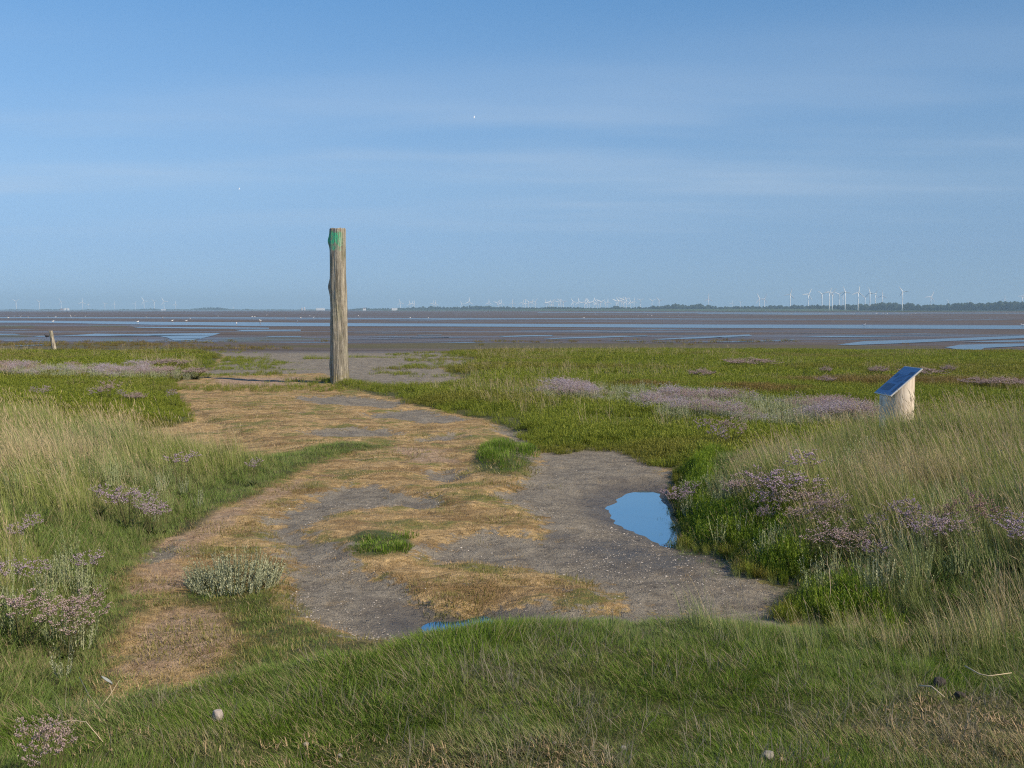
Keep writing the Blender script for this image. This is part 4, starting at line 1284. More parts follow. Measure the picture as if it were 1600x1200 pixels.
# --- grass grown up round the foot of the lectern
gx_ = rng.normal(5.3, .75, 420); gy_ = rng.normal(12.55, .42, 420)
keep = (np.hypot(gx_ - 5.31, gy_ - 13.2) > .27) & (gy_ < 13.5)
gx_, gy_ = gx_[keep], gy_[keep]
scatter('lectern_grass', 'tall_tuft', gx_, gy_, height(gx_, gy_), rng.uniform(.65, .98, len(gx_)), .1 + .5 * rng.random(len(gx_)) ** 2, .7 * rng.random(len(gx_)), 1.3,
        label='tall grass grown up around the foot of the lectern', cat='grass')

# --- low fresh green under and before the tall grass
x, y = sample(2.0, 21, lambda d: 420 if d < 9 else 200)
sl, sr = sdf(x, y, Z_LEFT), sdf(x, y, Z_RIGHT)
s_b = np.maximum(sl, sr) + .35 * (fbm(x, y, 2.2, 71) - .5)
keep = (s_b > -.25) & ((s_b > .2) | (np.maximum(sdf(x, y, BARE[0]), sdf(x, y, BARE[1])) < -.02)) & (sdf(x, y, Z_LAWN) < .1) & (rng.random(len(x)) < sstep(-.28, .15, s_b) * (.35 + .65 * sstep(1.6, .4, s_b))) & ~((sr > sl) & (s_b < .1) & (rng.random(len(x)) < .8))
x, y, s_b = x[keep], y[keep], s_b[keep]
scatter('edge_grass', 'lawn_tuft', x, y, height(x, y), rng.uniform(1.0, 2.2, len(x)) * (.55 + .6 * sstep(-.2, .6, s_b)), rng.random(len(x)) ** 2 * .5, .35 + rng.random(len(x)) * .65,
        label='lush green grass fringing the dry path', cat='grass')

# --- bright samphire along the creek edge
x, y = sample(5.8, 13.5, 420)
sr = sdf(x, y, Z_RIGHT) + .22 * (fbm(x, y, 2.6, 81) - .5)
lim = .40 + .40 * (y < 9.5)
keep = (sr > -.02) & (sr < lim) & (x > .8) & (sdf(x, y, Z_LAWN) < -.15) & (sdf(x, y, Z_PUD1) < -.02) & (rng.random(len(x)) < .9 * (.35 + .9 * fbm(x, y, 1.6, 82)) * sstep(3.1, 2.3, x + .4 * (y < 8)))
x, y, sr = x[keep], y[keep], sr[keep]
scatter('samphire', 'samphire_tuft', x, y, height(x, y), rng.uniform(.6, 1.0, len(x)) * (.5 + .45 * sstep(0, .4, sr)), .35 * rng.random(len(x)), sstep(.25, .0, sr) * rng.random(len(x)) * .9,
        label='bright green samphire along the edge of the puddle', cat='samphire')

# --- the open salt marsh
x, y = sample(13, 57, lambda d: 150 if d < 20 else (85 if d < 30 else (48 if d < 42 else 34)), 4)
sm = np.maximum(sdf(x, y, Z_MARSH), sdf(x, y, Z_MARSH_L)) + np.where(y > 28, 2.2, .7) * (fbm(x, y, np.where(y > 28, .35, .9), 91) - .5)
gap = np.maximum(sstep(.58, .66, fbm(x, y * 2.0, .35, 92)), sstep(.035, .015, np.abs(fbm(x, y * 1.5, .16, 98, 3) - .5)))
keep = (sm > 0) & (rng.random(len(x)) < (1 - .85 * gap) * np.where(y > 28, .25 + .75 * sstep(0, 2.0, sm), 1.0)) & (sdf(x, y, Z_RIGHT) < .3)
keep |= (sm > -2.6) & (y > 25) & (rng.random(len(x)) < .30 * sstep(.46, .64, fbm(x * .6, y, .5, 96)))
keep &= (sdf(x, y, Z_RIGHT) < .3) & (sdf(x, y, Z_LEFT) < .3)
x, y, sm = x[keep], y[keep], sm[keep]
rust = np.zeros(len(x))
for (qx, qy, rx, ry) in ((1185, 612, 1.6, 1.2), (1330, 598, 2.0, 1.6), (1450, 600, 2.6, 1.6), (1020, 606, 1.2, .8), (1570, 602, 2, 1.2)):
    cx_, cy_2 = ground(qx, qy, .1)
    rust = np.maximum(rust, sstep(1.3, .5, np.hypot((x - cx_) / rx, (y - cy_2) / ry) + .7 * (fbm(x, y, 1, 7) - .5)))
ht = (.65 + .6 * fbm(x, y, .4, 93)) * (.55 + .45 * sstep(0, .8, sm)) * np.where(y > 30, 1.05, 1.0)
scatter('marsh_plants', 'marsh_tuft', x, y, height(x, y), ht * rng.uniform(.75, 1.25, len(x)), .05 + .75 * sstep(.42, .7, fbm(x * .5, y * 1.5, .3, 94)) * rng.random(len(x)) + .2 * rust,
        np.maximum(.8 * rust, .30 * sstep(.48, .66, fbm(x * .6, y * 1.6, .22, 95))), label='low yellow green saltmarsh plants before the mudflat', cat='saltmarsh', wide=np.where(y > 28, 1.7, 1.15))

x, y = sample(54, 78, 2.6, 4)
keep = rng.random(len(x)) < sstep(.52, .66, fbm(x * .35, y, .2, 99)) * sstep(78, 60, y) * 1.2
keep &= sstep(0, 1, (np.abs(x + 8) > 5) * 1.0) > .5
x, y = x[keep], y[keep]
scatter('outer_marsh_plants', 'marsh_tuft', x, y, height(x, y), rng.uniform(.5, 1.0, len(x)), .4 * rng.random(len(x)), .4 + .5 * rng.random(len(x)), label='sparse olive plants thinning out onto the mudflat', cat='saltmarsh', wide=2.2)

x, y = sample(13, 55, lambda d: 9 if d < 30 else 4, 4)
sm = np.maximum(sdf(x, y, Z_MARSH), sdf(x, y, Z_MARSH_L))
keep = (sm > .3) & (rng.random(len(x)) < sstep(.48, .68, fbm(x, y, .22, 97))) & (sdf(x, y, Z_RIGHT) < .1) & (sdf(x, y, Z_LEFT) < .1)
x, y = x[keep], y[keep]
scatter('marsh_grass', 'marsh_wisp', x, y, height(x, y), rng.uniform(.6, 1.1, len(x)), rng.random(len(x)) * .9, rng.random(len(x)), 1.0,
        label='pale grass wisps standing over the saltmarsh', cat='grass')

# --- trampled dry turf of the path, with greener spots
x, y = sample(4.6, 27, lambda d: 620 if d < 8 else (330 if d < 13 else 110), 1)
mud = np.full(x.shape, -9.0)
for p in MUDS:
    mud = np.maximum(mud, sdf(x, y, p))
mud = mud + .45 * (fbm(x, y, 2.2, 40) - .5)
sp = sdf(x, y, Z_PATH) + .3 * (fbm(x, y, 1.4, 101) - .5)
pd = np.maximum(sdf(x, y, Z_PUD1), sdf(x, y, Z_PUD2))
fleck = fbm(x, y, 1.3, 103) > .66
keep = (((sp > -.1) & (mud < .02)) | ((mud > 0) & fleck & (rng.random(len(x)) < .25) & (pd < -.5))) & (sdf(x, y, Z_LAWN) < .1) & (sdf(x, y, Z_LEFT) < .15) & (sdf(x, y, Z_MARSH) < .1)
keep &= rng.random(len(x)) < .25 + 1.1 * sstep(.36, .62, fbm(x, y * 1.8, 1.2, 104))
x, y = x[keep], y[keep]
gn = sstep(.52, .66, fbm(x, y * 2, .7, 105))
for (qx, qy, r_) in ((385, 838, .45), (410, 870, .4), (410, 770, .3), (470, 765, .3), (780, 700, .5), (800, 735, .4), (330, 835, .3), (800, 812, .35), (700, 800, .3), (700, 925, .4), (760, 900, .4), (440, 790, .25), (640, 710, .7), (420, 815, .25), (900, 905, .3), (300, 1000, .5), (430, 940, .6)):
    cx_, cy_2 = ground(qx, qy, .05)
    gn = np.maximum(gn, sstep(1.4, .4, np.hypot((x - cx_) / r_, (y - cy_2) / (r_ * 1.2)) + .8 * (fbm(x, y, 2.2, 8) - .5)))
scatter('dry_turf', 'turf_tuft', x, y, height(x, y), rng.uniform(.6, 1.3, len(x)) * (1 + .9 * gn), .5 * rng.random(len(x)) * (1 - gn), gn * rng.uniform(.6, 1, len(x)),
        label='trampled tan turf of the path with greener spots', cat='turf', wide=np.where(y > 12, 1.5, 1.0))

# --- silver sea wormwood among the grass
x, y = sample(4.3, 12, 34)
sl, sr = sdf(x, y, Z_LEFT), sdf(x, y, Z_RIGHT)
s_b = np.maximum(sl, sr)
keep = (s_b > .15) & (sdf(x, y, Z_LAWN) < 0) & (rng.random(len(x)) < sstep(.48, .62, fbm(x, y, .7, 112)) * np.where(s_b < 2.0, np.where(sr > sl, 1.3, .4), .2)) & ~((sl > sr) & (x > -1.8))
x, y = x[keep], y[keep]
scatter('silver_wormwood', 'silver_tuft', x, y, height(x, y) + .06, rng.uniform(.55, .95, len(x)), .3 * rng.random(len(x)), .8 * rng.random(len(x)),
        label='silvery wormwood shoots scattered among the bank grass', cat='wormwood')

# --- shells and grit on the mud
def chip_mesh(r_):
    m = MB(); n = 7
    pts = [(r_ * random.uniform(.6, 1.1) * math.cos(2 * math.pi * k / n), r_ * random.uniform(.5, 1.0) * math.sin(2 * math.pi * k / n), random.uniform(0, .2) * r_) for k in range(n)]
    m.add(pts + [(0, 0, r_ * .45)], [(k, (k + 1) % n, n) for k in range(n)], random.random())
    return m
ms = Mat('shell_white'); ms = ms.done(ms.bsdf(ms.mix(ms.attr('tint', True), (.66, .60, .52), (.27, .235, .20)), .6))
library('shell_chip', [chip_mesh(.016) for _ in range(5)], ms)
x, y = sample(5.8, 17, lambda d: 330 if d < 11 else 110, 1)
mud = np.full(x.shape, -9.0)
for p in MUDS:
    mud = np.maximum(mud, sdf(x, y, p))
pd = np.maximum(sdf(x, y, Z_PUD1), sdf(x, y, Z_PUD2))
den = .16 + .9 * sstep(.48, .64, fbm(x, y, .8, 121))
for (qx, qy, r_) in ((470, 950, .55), (520, 965, .5), (690, 868, .5), (960, 835, .5), (1120, 920, .5), (560, 890, .5), (1000, 900, .6)):
    cx_, cy_2 = ground(qx, qy, 0)
    den = np.maximum(den, 1.0 * sstep(1.3, .3, np.hypot(x - cx_, y - cy_2) / r_))
keep = (mud > -.02) & (pd < -.12) & (rng.random(len(x)) < den) & (sdf(x, y, Z_LAWN) < .0)
x, y = x[keep], y[keep]
scatter('shell_fragments', 'shell_chip', x, y, height(x, y) + .001, rng.uniform(.2, .62, len(x)) * np.where(rng.random(len(x)) < .06, 1.7, 1.0), rng.random(len(x)), rng.random(len(x)) ** .5,
        label='pale broken shells strewn over the grey mud', cat='shells')

# ------------------------------------------------------------------ sea lavender and other single plants
def lavender_parts(seed, spread=1.0, hgt=.36, stems=16, florets=46, mat=None):
    random.seed(seed)
    st, fl, lf = MB(), MB(), MB()
    for i in range(stems):
        a = random.uniform(0, 6.283); q = math.sqrt(random.random())
        top = Vector((math.cos(a) * q * .17 * spread, math.sin(a) * q * .17 * spread, hgt * random.uniform(.78, 1.05) * (1 - .22 * q * q)))
        root = Vector((math.cos(a) * q * .03, math.sin(a) * q * .03, 0))
        mid = root.lerp(top, .55) + Vector((0, 0, .03))
        st.tube([root, mid, top], [.0022, .0017, .001], 4, random.random(), .3, False)
        nb = 5
        for b in range(nb):
            s0 = mid.lerp(top, random.uniform(.25, .95))
            ba = random.uniform(0, 6.283); bl = random.uniform(.04, .085)
            tip = s0 + Vector((math.cos(ba) * bl, math.sin(ba) * bl, bl * random.uniform(.35, .8)))
            st.tube([s0, tip], [.0011, .0007], 3, random.random(), .3, False)
            for k in range(florets // nb):
                t = random.uniform(.35, 1.05)
                p = s0.lerp(tip, t) + Vector((random.gauss(0, .006), random.gauss(0, .006), random.uniform(0, .010)))
                r_ = random.uniform(.0030, .0056); rr_ = random.random()
                az = random.uniform(0, 6.283)
                u = Vector((math.cos(az), math.sin(az), random.uniform(-.2, .2))) * r_; w2 = Vector((-math.sin(az), math.cos(az), random.uniform(-.3, .3))) * r_ * .8
                h_ = Vector((0, 0, r_ * .9))
                fl.add([tuple(p - u), tuple(p - w2), tuple(p + u), tuple(p + w2), tuple(p + h_), tuple(p - h_)],
                       [(0, 1, 4), (1, 2, 4), (2, 3, 4), (3, 0, 4), (1, 0, 5), (2, 1, 5), (3, 2, 5), (0, 3, 5)], rr_)
    for i in range(12):
        a = random.uniform(0, 6.283); L = random.uniform(.07, .15)
        e = Vector((math.cos(a), math.sin(a), random.uniform(.5, 1.2))).normalized(); s = Vector((-math.sin(a), math.cos(a), 0))
        w2 = L * .14
        lf.add([(0, 0, 0), tuple(e * L * .5 + s * w2), tuple(e * L * .55 + Vector((0, 0, .004))), tuple(e * L * .5 - s * w2), tuple(e * L - Vector((0, 0, L * .15)))],
               [(0, 1, 2), (0, 2, 3), (1, 4, 2), (2, 4, 3)], random.random())
    return st, fl, lf
def lavender_proto(seed, mat, **k):
    e = empty('sea_lavender')
    st, fl, lf = lavender_parts(seed, **k)
    st.build('stalk', M_LAVL, e); fl.build('blossom', mat, e); lf.build('foliage', M_LAVL, e)
    return e
L_A = lavender_proto(1, M_LAV); L_B = lavender_proto(2, M_LAVB, spread=1.15, stems=18); L_C = lavender_proto(3, M_LAV, spread=.6, stems=6)
L_D = lavender_proto(4, M_LAVD, spread=.8, stems=12); L_E = lavender_proto(5, M_LAVB, spread=1.5, stems=40, hgt=.28, florets=60)
_protos_used = set()
def place_plant(proto, px, py, rel, lab, group=None, sc=1.0, wide=1.0, up=0.0, rz=None):
    """the plant's flower head, rel above the ground, is seen at px, py"""
    z = .3
    for _ in range(14):
        x, y = ground(px, py, z + rel)
        z = .5 * z + .5 * float(height(np.array([x]), np.array([y]))[0])
    e = copy_tree(proto) if proto.name in _protos_used else proto
    _protos_used.add(proto.name)
    e.location = (x, y, z + up)
    e.scale = (sc * wide, sc * wide, sc)
    e.rotation_euler = (0, 0, random.uniform(0, 6.28) if rz is None else rz)
    cat = {'sea_lavender': 'sea lavender', 'sea_wormwood': 'wormwood'}.get(proto.name.split('.')[0], 'plant')
    tag(e, lab, cat, group)
    return e
G_LAV = 'sea lavender clumps in the grass'
for args in (
 (L_A, 200, 768, .36, 'full purple sea lavender in tall grass beside the bend of the dry path', 1.15, 1.1),
 (L_A, 232, 780, .34, 'purple sea lavender at the path side of the fullest clump', .95, 1.0),
 (L_C, 252, 792, .28, 'thin sea lavender trailing towards the dry path below the full clump', .9, 1.0),
 (L_B, 102, 945, .34, 'dense pinkish sea lavender clump low over fresh green grass', 1.0, .95),
 (L_B, 128, 918, .36, 'pinkish sea lavender just behind the dense low clump', .95, .9),
 (L_B, 30, 925, .36, 'dull brownish pink sea lavender spread among dry stalks', 1.0, 1.15),
 (L_B, 58, 1125, .30, 'closest pink sea lavender, by a dry bent stem in the corner', .85, .62),
 (L_B, 82, 1112, .28, 'smaller pink sea lavender touching the closest one', .7, .55),
 (L_C, 280, 703, .40, 'flat-topped sea lavender alone high on the grass bank', 1.1, 1.5),
 (L_C, 395, 716, .34, 'single lilac sea lavender on a thin stalk near the bank tip', 1.0, .9),
 (L_C, 12, 870, .36, 'sea lavender cut by the picture edge above the brownish one', 1.0, 1.0),
 (L_C, 62, 862, .36, 'small lilac sea lavender in dry grass beside the one at the edge', .9, .8),
 (L_C, 132, 857, .36, 'lilac sea lavender with two spread heads above silvery shoots', 1.0, 1.0),
 (L_C, 52, 793, .36, 'small round sea lavender in deep green grass', .9, .8),
 (L_C, 22, 806, .36, 'small sea lavender lower than its round neighbour in the green grass', .9, .8),
 (L_C, 155, 745, .38, 'faint sea lavender among silvery leaves behind the full clump', .9, .8),
 (L_B, 170, 607, .36, 'pinkish sea lavender, largest of those on the skyline of the grass bank', 1.5, 1.0),
 (L_C, 150, 610, .34, 'pale sea lavender close beside the largest on the bank skyline', 1.2, 1.2),
 (L_C, 70, 606, .42, 'sea lavender standing with a taller stalk over the green marsh', 1.4, .9),
 (L_C, 52, 607, .36, 'low sea lavender next to the one with a taller stalk', 1.2, .8),
 (L_C, 190, 613, .34, 'small sea lavender past the largest one on the skyline', 1.2, .9),
 (L_E, 212, 616, .25, 'flat wide sea lavender at the foot of the skyline group', 1.0, 1.0),
 (L_C, 270, 614, .32, 'last lone sea lavender where the bank skyline drops to the path', 1.2, .9),
 (L_A, 1232, 742, .40, 'biggest purple sea lavender heap on the bank beside the puddle', 1.25, 1.5),
 (L_A, 1200, 762, .36, 'purple sea lavender leaning out of the biggest heap towards the puddle', 1.0, 1.0),
 (L_B, 1268, 768, .36, 'pinkish sea lavender at the inland side of the biggest heap', 1.1, 1.2),
 (L_A, 1195, 783, .32, 'small violet tuft of sea lavender below the biggest heap', .8, .6),
 (L_B, 1260, 790, .34, 'loose pink sea lavender below the biggest heap', 1.0, 1.0),
 (L_B, 1300, 775, .34, 'pale sea lavender trailing inland from the biggest heap', 1.0, .9),
 (L_C, 1256, 708, .42, 'airy sea lavender high above the biggest heap', 1.3, 1.3),
 (L_A, 1412, 776, .38, 'bright violet sea lavender standing alone in tall dry grass', 1.05, .85),
 (L_A, 1425, 790, .34, 'second violet sea lavender overlapping the bright one', .8, .8),
 (L_A, 1465, 803, .36, 'wide violet sea lavender spray beside a reddish seeding one', 1.0, 1.1),
 (L_B, 1490, 800, .34, 'pale end of the wide violet spray in the grass', .9, 1.0),
 (L_D, 1535, 775, .42, 'reddish brown seeding sea lavender in tall grass', 1.2, .9),
 (L_D, 1480, 775, .40, 'brown thin seeding sea lavender behind the wide violet spray', 1.0, .9),
 (L_A, 1592, 815, .34, 'violet sea lavender at the picture edge below the reddish one', 1.1, 1.1),
 (L_B, 1310, 825, .34, 'mauve sea lavender mound above the samphire', 1.1, 1.2),
 (L_B, 1332, 832, .30, 'mauve sea lavender attached to the mound above the samphire', .9, .9),
 (L_C, 1365, 842, .34, 'thin sea lavender past the mauve mound', 1.0, .9),
 (L_C, 1365, 795, .34, 'thin sea lavender between the pink heap and the violet one', .9, .9),
 (L_A, 1062, 768, .30, 'sea lavender hanging over the puddle corner', 1.0, 1.0),
 (L_C, 1078, 752, .30, 'small sea lavender just above the puddle corner', .9, .9),
 (L_B, 1166, 743, .38, 'pinkish feathery sea lavender between the puddle and the biggest heap', 1.1, 1.1),
 (L_B, 1138, 668, .34, 'dusky sea lavender beside a patch of pale straw', 1.4, 1.1),
 (L_C, 1120, 676, .34, 'low dusky sea lavender at the marsh side of the pale straw', 1.3, 1.0),
 (L_C, 1098, 660, .34, 'small sea lavender out on the bright green marsh', 1.2, .9),
):
    place_plant(args[0], args[1], args[2], args[3], args[4], G_LAV, args[5], args[6])
G_CUSH = 'sea lavender cushions on the far marsh'
for px, py, sc, wd, lab in (
 (262, 568, 1.3, 2.6, 'broad dark cushion of sea lavender nearest the far mud'), (305, 581, 1.2, 1.7, 'dark sea lavender cushion at the end of the flower band by the path'),
 (260, 579, 1.2, 1.0, 'small bushy sea lavender just before the last cushion of the band'), (1172, 567, 1.3, 3.2, 'widest sea lavender cushion far out on the green marsh'),
 (1097, 585, 1.3, 1.3, 'small round sea lavender cushion alone below the widest one'), (1372, 579, 1.2, 1.2, 'grey sea lavender cushion just behind the sloping panel'),
 (1440, 582, 1.2, 2.4, 'long sea lavender cushion beyond the upper edge of the panel'), (1482, 577, 1.2, .8, 'tiny round sea lavender cushion past the panel'),
 (1290, 578, 1.1, .8, 'tiny sea lavender cushion between the widest one and the panel'), (1570, 598, 1.2, 2.2, 'wide grey sea lavender cushion at the picture edge'),
 (1525, 596, 1.1, 1.6, 'grey sea lavender cushion next to the wide one at the edge'), (1290, 593, 1.1, 1.0, 'low sea lavender cushion on rusty ground before the panel')):
    place_plant(L_E, px, py, .22, lab, G_CUSH, sc, wd)

# the two flower beds that read as one mass
lav_lib = []
for sd_ in (31, 32, 33):
    random.seed(sd_)
    st, fl, lf = lavender_parts(sd_, spread=1.2, stems=9, hgt=.27, florets=30)
    m = MB(); m.add(fl.v, fl.f); m.a = fl.a; m.k = fl.k
    lav_lib.append(m)
library('lavender_bloom_tuft', lav_lib, flower_mat('bed_bloom', (.250, .195, .245), (.400, .340, .390), (.540, .490, .480)))
lav_lib2 = []
for sd_ in (34, 35):
    st, fl, lf = lavender_parts(sd_, spread=1.2, stems=9, hgt=.25, florets=30)
    m = MB(); m.add(fl.v, fl.f); m.a = fl.a; m.k = fl.k
    lav_lib2.append(m)
library('lavender_faded_tuft', lav_lib2, M_LAVB)
BEDS = [gp([(835, 612), (880, 604), (950, 603), (1010, 603), (1090, 612), (1180, 622), (1280, 628), (1370, 634), (1365, 652), (1250, 652), (1180, 655), (1120, 645), (1050, 642), (1000, 628), (920, 618)], .25),
        gp([(-200, 574), (0, 577), (60, 572), (130, 574), (230, 577), (290, 581), (280, 586), (200, 590), (100, 588), (0, 584), (-200, 584)], .2)]
x, y = sample(13, 36, lambda d: 46 if d < 26 else 34, 4)
sb = np.maximum(sdf(x, y, BEDS[0]), sdf(x, y, BEDS[1])) + .5 * (fbm(x, y, 1.1, 141) - .5)
clump = fbm(x, y, .8, 142)
keep = (sb > 0) & (rng.random(len(x)) < sstep(.34, .56, clump) * .8)
x, y = x[keep], y[keep]; pick = fbm(x, y, .5, 143) + rng.uniform(-.15, .15, len(x)) > .5
hz_ = height(x, y)
scatter('lavender_bed', 'lavender_bloom_tuft', x[pick], y[pick], hz_[pick], rng.uniform(.5, 1.2, pick.sum()) * (.6 + .9 * sstep(.4, .7, clump[keep][pick])), 0 * x[pick], 0 * x[pick], label='wide bed of violet sea lavender across the marsh', cat='flower bed')
q = ~pick
scatter('faded_lavender_bed', 'lavender_faded_tuft', x[q], y[q], hz_[q], rng.uniform(.5, 1.2, q.sum()) * (.6 + .9 * sstep(.4, .7, clump[keep][q])), 0 * x[q], 0 * x[q], label='fading pink sea lavender mixed through the marsh beds', cat='flower bed')
x, y = sample(13, 33, 44, 4)
sb = np.maximum(sdf(x, y, BEDS[0]), sdf(x, y, BEDS[1])) + .8 * (fbm(x, y, 1.1, 144) - .5)
keep = (sb > -.25) & (rng.random(len(x)) < .5 + .5 * (x > 4)); x, y = x[keep], y[keep]
scatter('marsh_wormwood', 'silver_tuft', x, y, height(x, y), rng.uniform(.85, 1.25, len(x)), .2 * rng.random(len(x)), .4 * rng.random(len(x)), label='silvery wormwood growing through the lavender bed', cat='wormwood')

# pale silvery bush on the path
random.seed(77)
def bush(seed, n, rad, lo, hi, leaf, per, wid, mat, name, dome=.45):
    random.seed(seed)
    e = empty(name)
    sprigs(n, rad, lo, hi, leaf, per, wid, .22, dome).build('foliage', mat, e)
    m = MB()
    for i in range(9):
        a = random.uniform(0, 6.283); m.tube([(0, 0, -.01), (math.cos(a) * rad * .3, math.sin(a) * rad * .3, lo * .35), (math.cos(a) * rad * .55, math.sin(a) * rad * .55, lo * .75)], [.006, .004, .002], 5, .5, .6)
    m.build('stem', M_LAVL, e)
    return e
b1 = bush(7, 300, .35, .12, .31, .032, 16, .0085, M_SILV, 'sea_wormwood')
place_plant(b1, 366, 888, .13, 'bushy pale silver wormwood standing alone beside the bare path', None, 1.0, 1.0, 0, .4)
b2 = bush(8, 90, .16, .10, .17, .03, 12, .0085, M_SILV, 'sea_wormwood')
place_plant(b2, 322, 902, .06, 'small silver wormwood at the path side of the large silver bush', None, .9, 1.0, 0, .4)

# two green hummocks on the path and tufts round the post
def hummock(seed, n, rx, ry, hgt, lo, hi, bump, name, mat):
    random.seed(seed); m = MB()
    lobes = [(random.uniform(-.75, .75), random.uniform(-.75, .75), random.uniform(.22, .5), random.uniform(.45, 1.1)) for _ in range(10)]
    for i in range(n):
        a = random.uniform(0, 6.283); q = math.sqrt(random.random()) * (.7 + .5 * float(vnoise(math.cos(a) * 1.6 + 4, math.sin(a) * 1.6 + 4, seed)))
        lx, ly, lr, lh = random.choice(lobes)
        ux, uy = lx + lr * q * math.cos(a), ly + lr * q * math.sin(a)
        x_, y_ = rx * ux, ry * uy
        blade(m, (x_, y_, bump * (math.exp(-1.3 * (ux * ux + uy * uy)) - 1)), a + random.uniform(-1.2, 1.2), abs(random.gauss(.2, .35)), random.uniform(lo, hi) * (1.15 - .65 * q) * lh, .0055, (-.12, 0), .7, random.random(), 1.0 if random.random() < .09 else 0, 3)
    return m.build(name, mat)
for (bi, n, lo, hi, lab, kx, ky) in ((0, 2600, .025, .07, 'small round green grass hummock on the tan path', 1.0, .9), (1, 7500, .05, .17, 'long green grass hummock between the path and the grey mud', 1.0, .95)):
    px, py, hw_, hd_, hh_ = BUMPS[bi]
    x0, y0 = ground(px, py, .06)
    o = hummock(50 + bi, n, hw_ * kx, hd_ * ky * (1.25 if bi else 1.0), hh_, lo, hi, hh_, 'grass_hummock', M_LAWN)
    o.location = (x0, y0, float(height(np.array([x0]), np.array([y0]))[0]))
    tag(o, lab, 'grass hummock')
for (px, py, n, rx, ry, lo, hi, lab) in ((517, 599, 700, .55, .4, .10, .26, 'dark green grass tuft at the foot of the tall post, shaded side'), (560, 601, 700, .7, .4, .10, .24, 'bright green grass tuft at the sunny foot of the tall post'),
                                     (508, 560, 600, 1.0, .6, .10, .32, 'green grass islet on mud just behind the tall post'), (592, 558, 700, 1.7, .6, .08, .22, 'long low grass islet on mud past the tall post'),
                                     (420, 577, 500, 1.9, .4, .05, .12, 'thin grass strip on the grey mud before the post shadow'), (412, 565, 400, 1.6, .4, .05, .14, 'thin grass strip on the grey mud farther from the post shadow')):
    x0, y0 = ground(px, py, .05)
    o = hummock(60 + px, n * 2, rx, ry, 0, lo, hi, 0, 'grass_tuft', M_MARSH)
    o.location = (x0, y0, float(height(np.array([x0]), np.array([y0]))[0]))
    tag(o, lab, 'grass tuft')

# ------------------------------------------------------------------ small things lying about
def on_ground(px, py, z=.4):
    for _ in range(10):
        x, y = ground(px, py, z); z = .5 * z + .5 * float(height(np.array([x]), np.array([y]))[0])
    return x, y, z
M_STONE = simple('grey_stone', (.36, .31, .28), .8, .25, 30, .01)
def stone(name, px, py, sx_, sy_, sz_, lab, mat, seed, cat='stone', rz=0.0, up=0.0):
    bm = bmesh.new(); bmesh.ops.create_icosphere(bm, subdivisions=4, radius=1)
    for v in bm.verts:
        n_ = float(vnoise(v.co.x * 1.6 + 9 + v.co.z, v.co.y * 1.6 + 3, seed)); n2_ = float(vnoise(v.co.x * 5 + v.co.z * 4, v.co.y * 5, seed + 1))
        c = v.co * (1 + .38 * (n_ - .5) + .10 * (n2_ - .5))
        c.z = max(c.z, -.5) if c.z < 0 else min(c.z, .8)
        v.co = (c.x * sx_, c.y * sy_, c.z * sz_)
    me_ = bpy.data.meshes.new(name); bm.to_mesh(me_); bm.free(); me_.materials.append(mat)
    me_.polygons.foreach_set('use_smooth', [True] * len(me_.polygons))
    o_ = bpy.data.objects.new(name, me_); COL.objects.link(o_)
    x, y, z = on_ground(px, py); o_.location = (x, y, z + sz_ * .3 + up); o_.rotation_euler = (0, 0, rz)
    return tag(o_, lab, cat)
stone('stone', 341, 1130, .022, .018, .034, 'smooth pale grey stone standing in the short lawn', M_STONE, 3, 'stone', .3, .022)
M_CLOD = simple('dark_peat', (.060, .050, .042), .95, .5, 60, .02)
stone('mud_clod', 1467, 1078, .030, .026, .026, 'dark crumbly clod in the lawn beside a pale stick', M_CLOD, 7, 'clod', 0, .03)
stone('mud_clod', 1500, 1094, .026, .020, .015, 'flatter dark clod right behind the dry litter patch', M_CLOD, 9, 'clod', 0, .02)
M_CHIP = simple('white_chalk', (.27, .245, .21), .8, .2, 40)
for px, py, s_, lab in ((1200, 1190, .024, 'largest pale lump at the bottom edge of the lawn'), (1222, 1193, .014, 'smaller pale lump beside the largest at the bottom edge'), (974, 1173, .012, 'small tan lump in worn lawn at the bottom'),
                        (867, 1166, .011, 'small pale lump in worn lawn nearest the grey stone'), (531, 1186, .012, 'whitish lump in the lawn below the grey stone'), (478, 1168, .012, 'cream lump in the lawn closest to the grey stone'),
                        (160, 1132, .014, 'cream lump in the lawn by the dry bent stem'), (300, 1093, .009, 'tiny cream lump above the grey stone')):
    stone('pale_lump', px, py, s_, s_ * .8, s_ * .8, lab, M_CHIP, px, 'stone', px * .1, s_ * .8)
M_STICK = simple('bleached_stick', (.52, .42, .28), .8, .2, 40, .002)
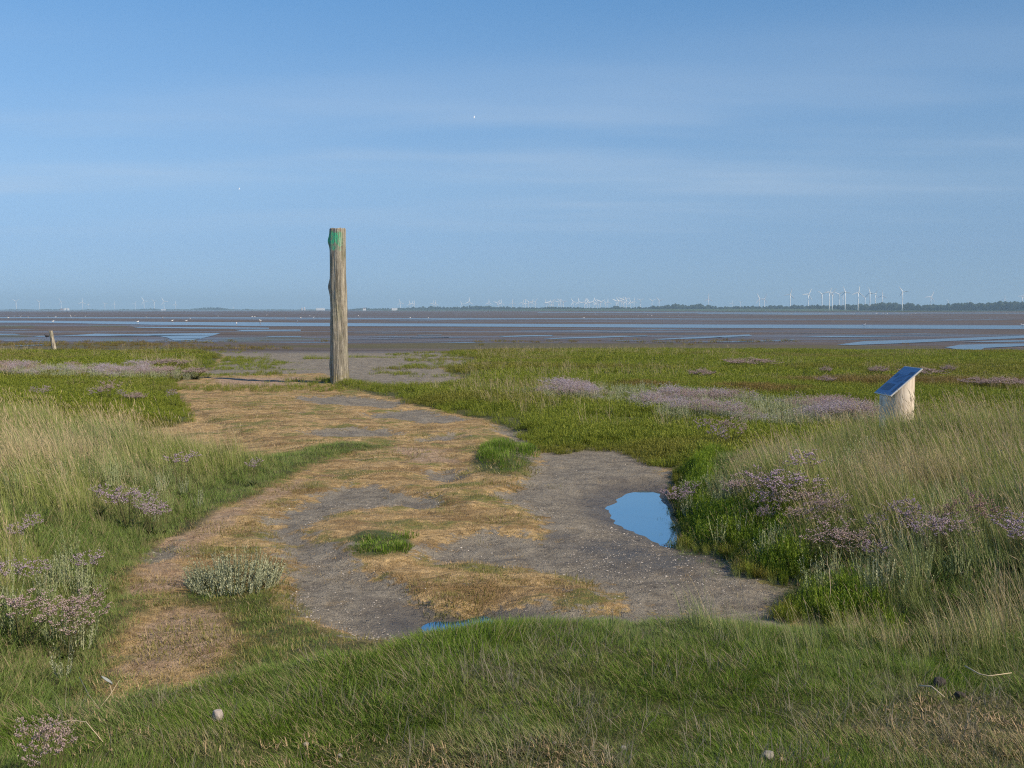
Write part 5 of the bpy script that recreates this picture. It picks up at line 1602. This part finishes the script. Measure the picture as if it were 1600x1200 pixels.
def stick(name, px_list, lab, rad, lift=.045, cat='stick'):
    pts = []
    for (px, py, l_) in px_list:
        x, y, z = on_ground(px, py); pts.append((x, y, z + lift + l_))
    o0 = Vector(pts[0]); m = MB()
    m.tube([Vector(p) - o0 for p in pts], [rad * (1 - .5 * i / (len(pts) - 1)) for i in range(len(pts))], 7)
    o_ = m.build(name, M_STICK, None, True); o_.location = o0
    return tag(o_, lab, cat)
stick('driftwood_stick', [(1436, 1086, .0), (1455, 1094, .02), (1475, 1104, .0)], 'short pale stick lying in front of the dark clod', .0045)
stick('driftwood_stick', [(1507, 1064, .03), (1530, 1074, .02), (1545, 1077, .02), (1580, 1072, .02)], 'long bent pale stick lying in the grass behind the dark clods', .0035)
stick('dry_stem', [(80, 1166, .03), (112, 1166, .05), (136, 1169, .05), (162, 1186, .01)], 'dry bent straw stem lying beside the closest sea lavender', .0024, .06, 'stem')
stick('dry_stem', [(125, 1092, .10), (140, 1108, .04), (155, 1120, .01)], 'stiff pale grass stem slanting down to a fork in the lawn edge', .0016, .03, 'stem')
stick('dry_stem', [(155, 1118, .0), (172, 1111, .04), (188, 1103, .09)], 'stiff pale grass stem slanting up from the same fork', .0016, .03, 'stem')
stick('dry_stem', [(1294, 958, .0), (1297, 955, .13), (1294, 952, .27), (1291, 950, .29), (1290, 950, .36)], 'tall single straw stalk with an ear at the tip of the lawn', .0022, .02, 'stem')
# curled grey leaf caught on a dead stalk
x, y, z = on_ground(178, 1098)
e = empty('dried_leaf', (x, y, z)); tag(e, 'pale grey curled leaf caught on a dead stalk at the bare patch', 'dried leaf')
m = MB(); m.tube([(0, 0, 0), (-.01, 0, .06), (-.02, .0, .105)], [.002, .0018, .0015], 5, .5, 1.0); m.build('stalk', M_STICK, e)
m = MB(); v, f = [], []
for i in range(7):
    t = i / 6; wv = .012 * math.sin(math.pi * min(1, t * .85 + .12))
    for k in range(5):
        u_ = k / 4 * 2 - 1
        v.append((-.006 - .05 * t + .0, u_ * wv, .10 + .035 * t + .008 * (1 - u_ * u_) * -1))
for i in range(6):
    for k in range(4):
        f.append((i * 5 + k, i * 5 + k + 1, i * 5 + 6 + k, i * 5 + 5 + k))
m.add(v, f); m.build('blade', simple('grey_leaf', (.24, .26, .26), .6, .15, 40), e, True)
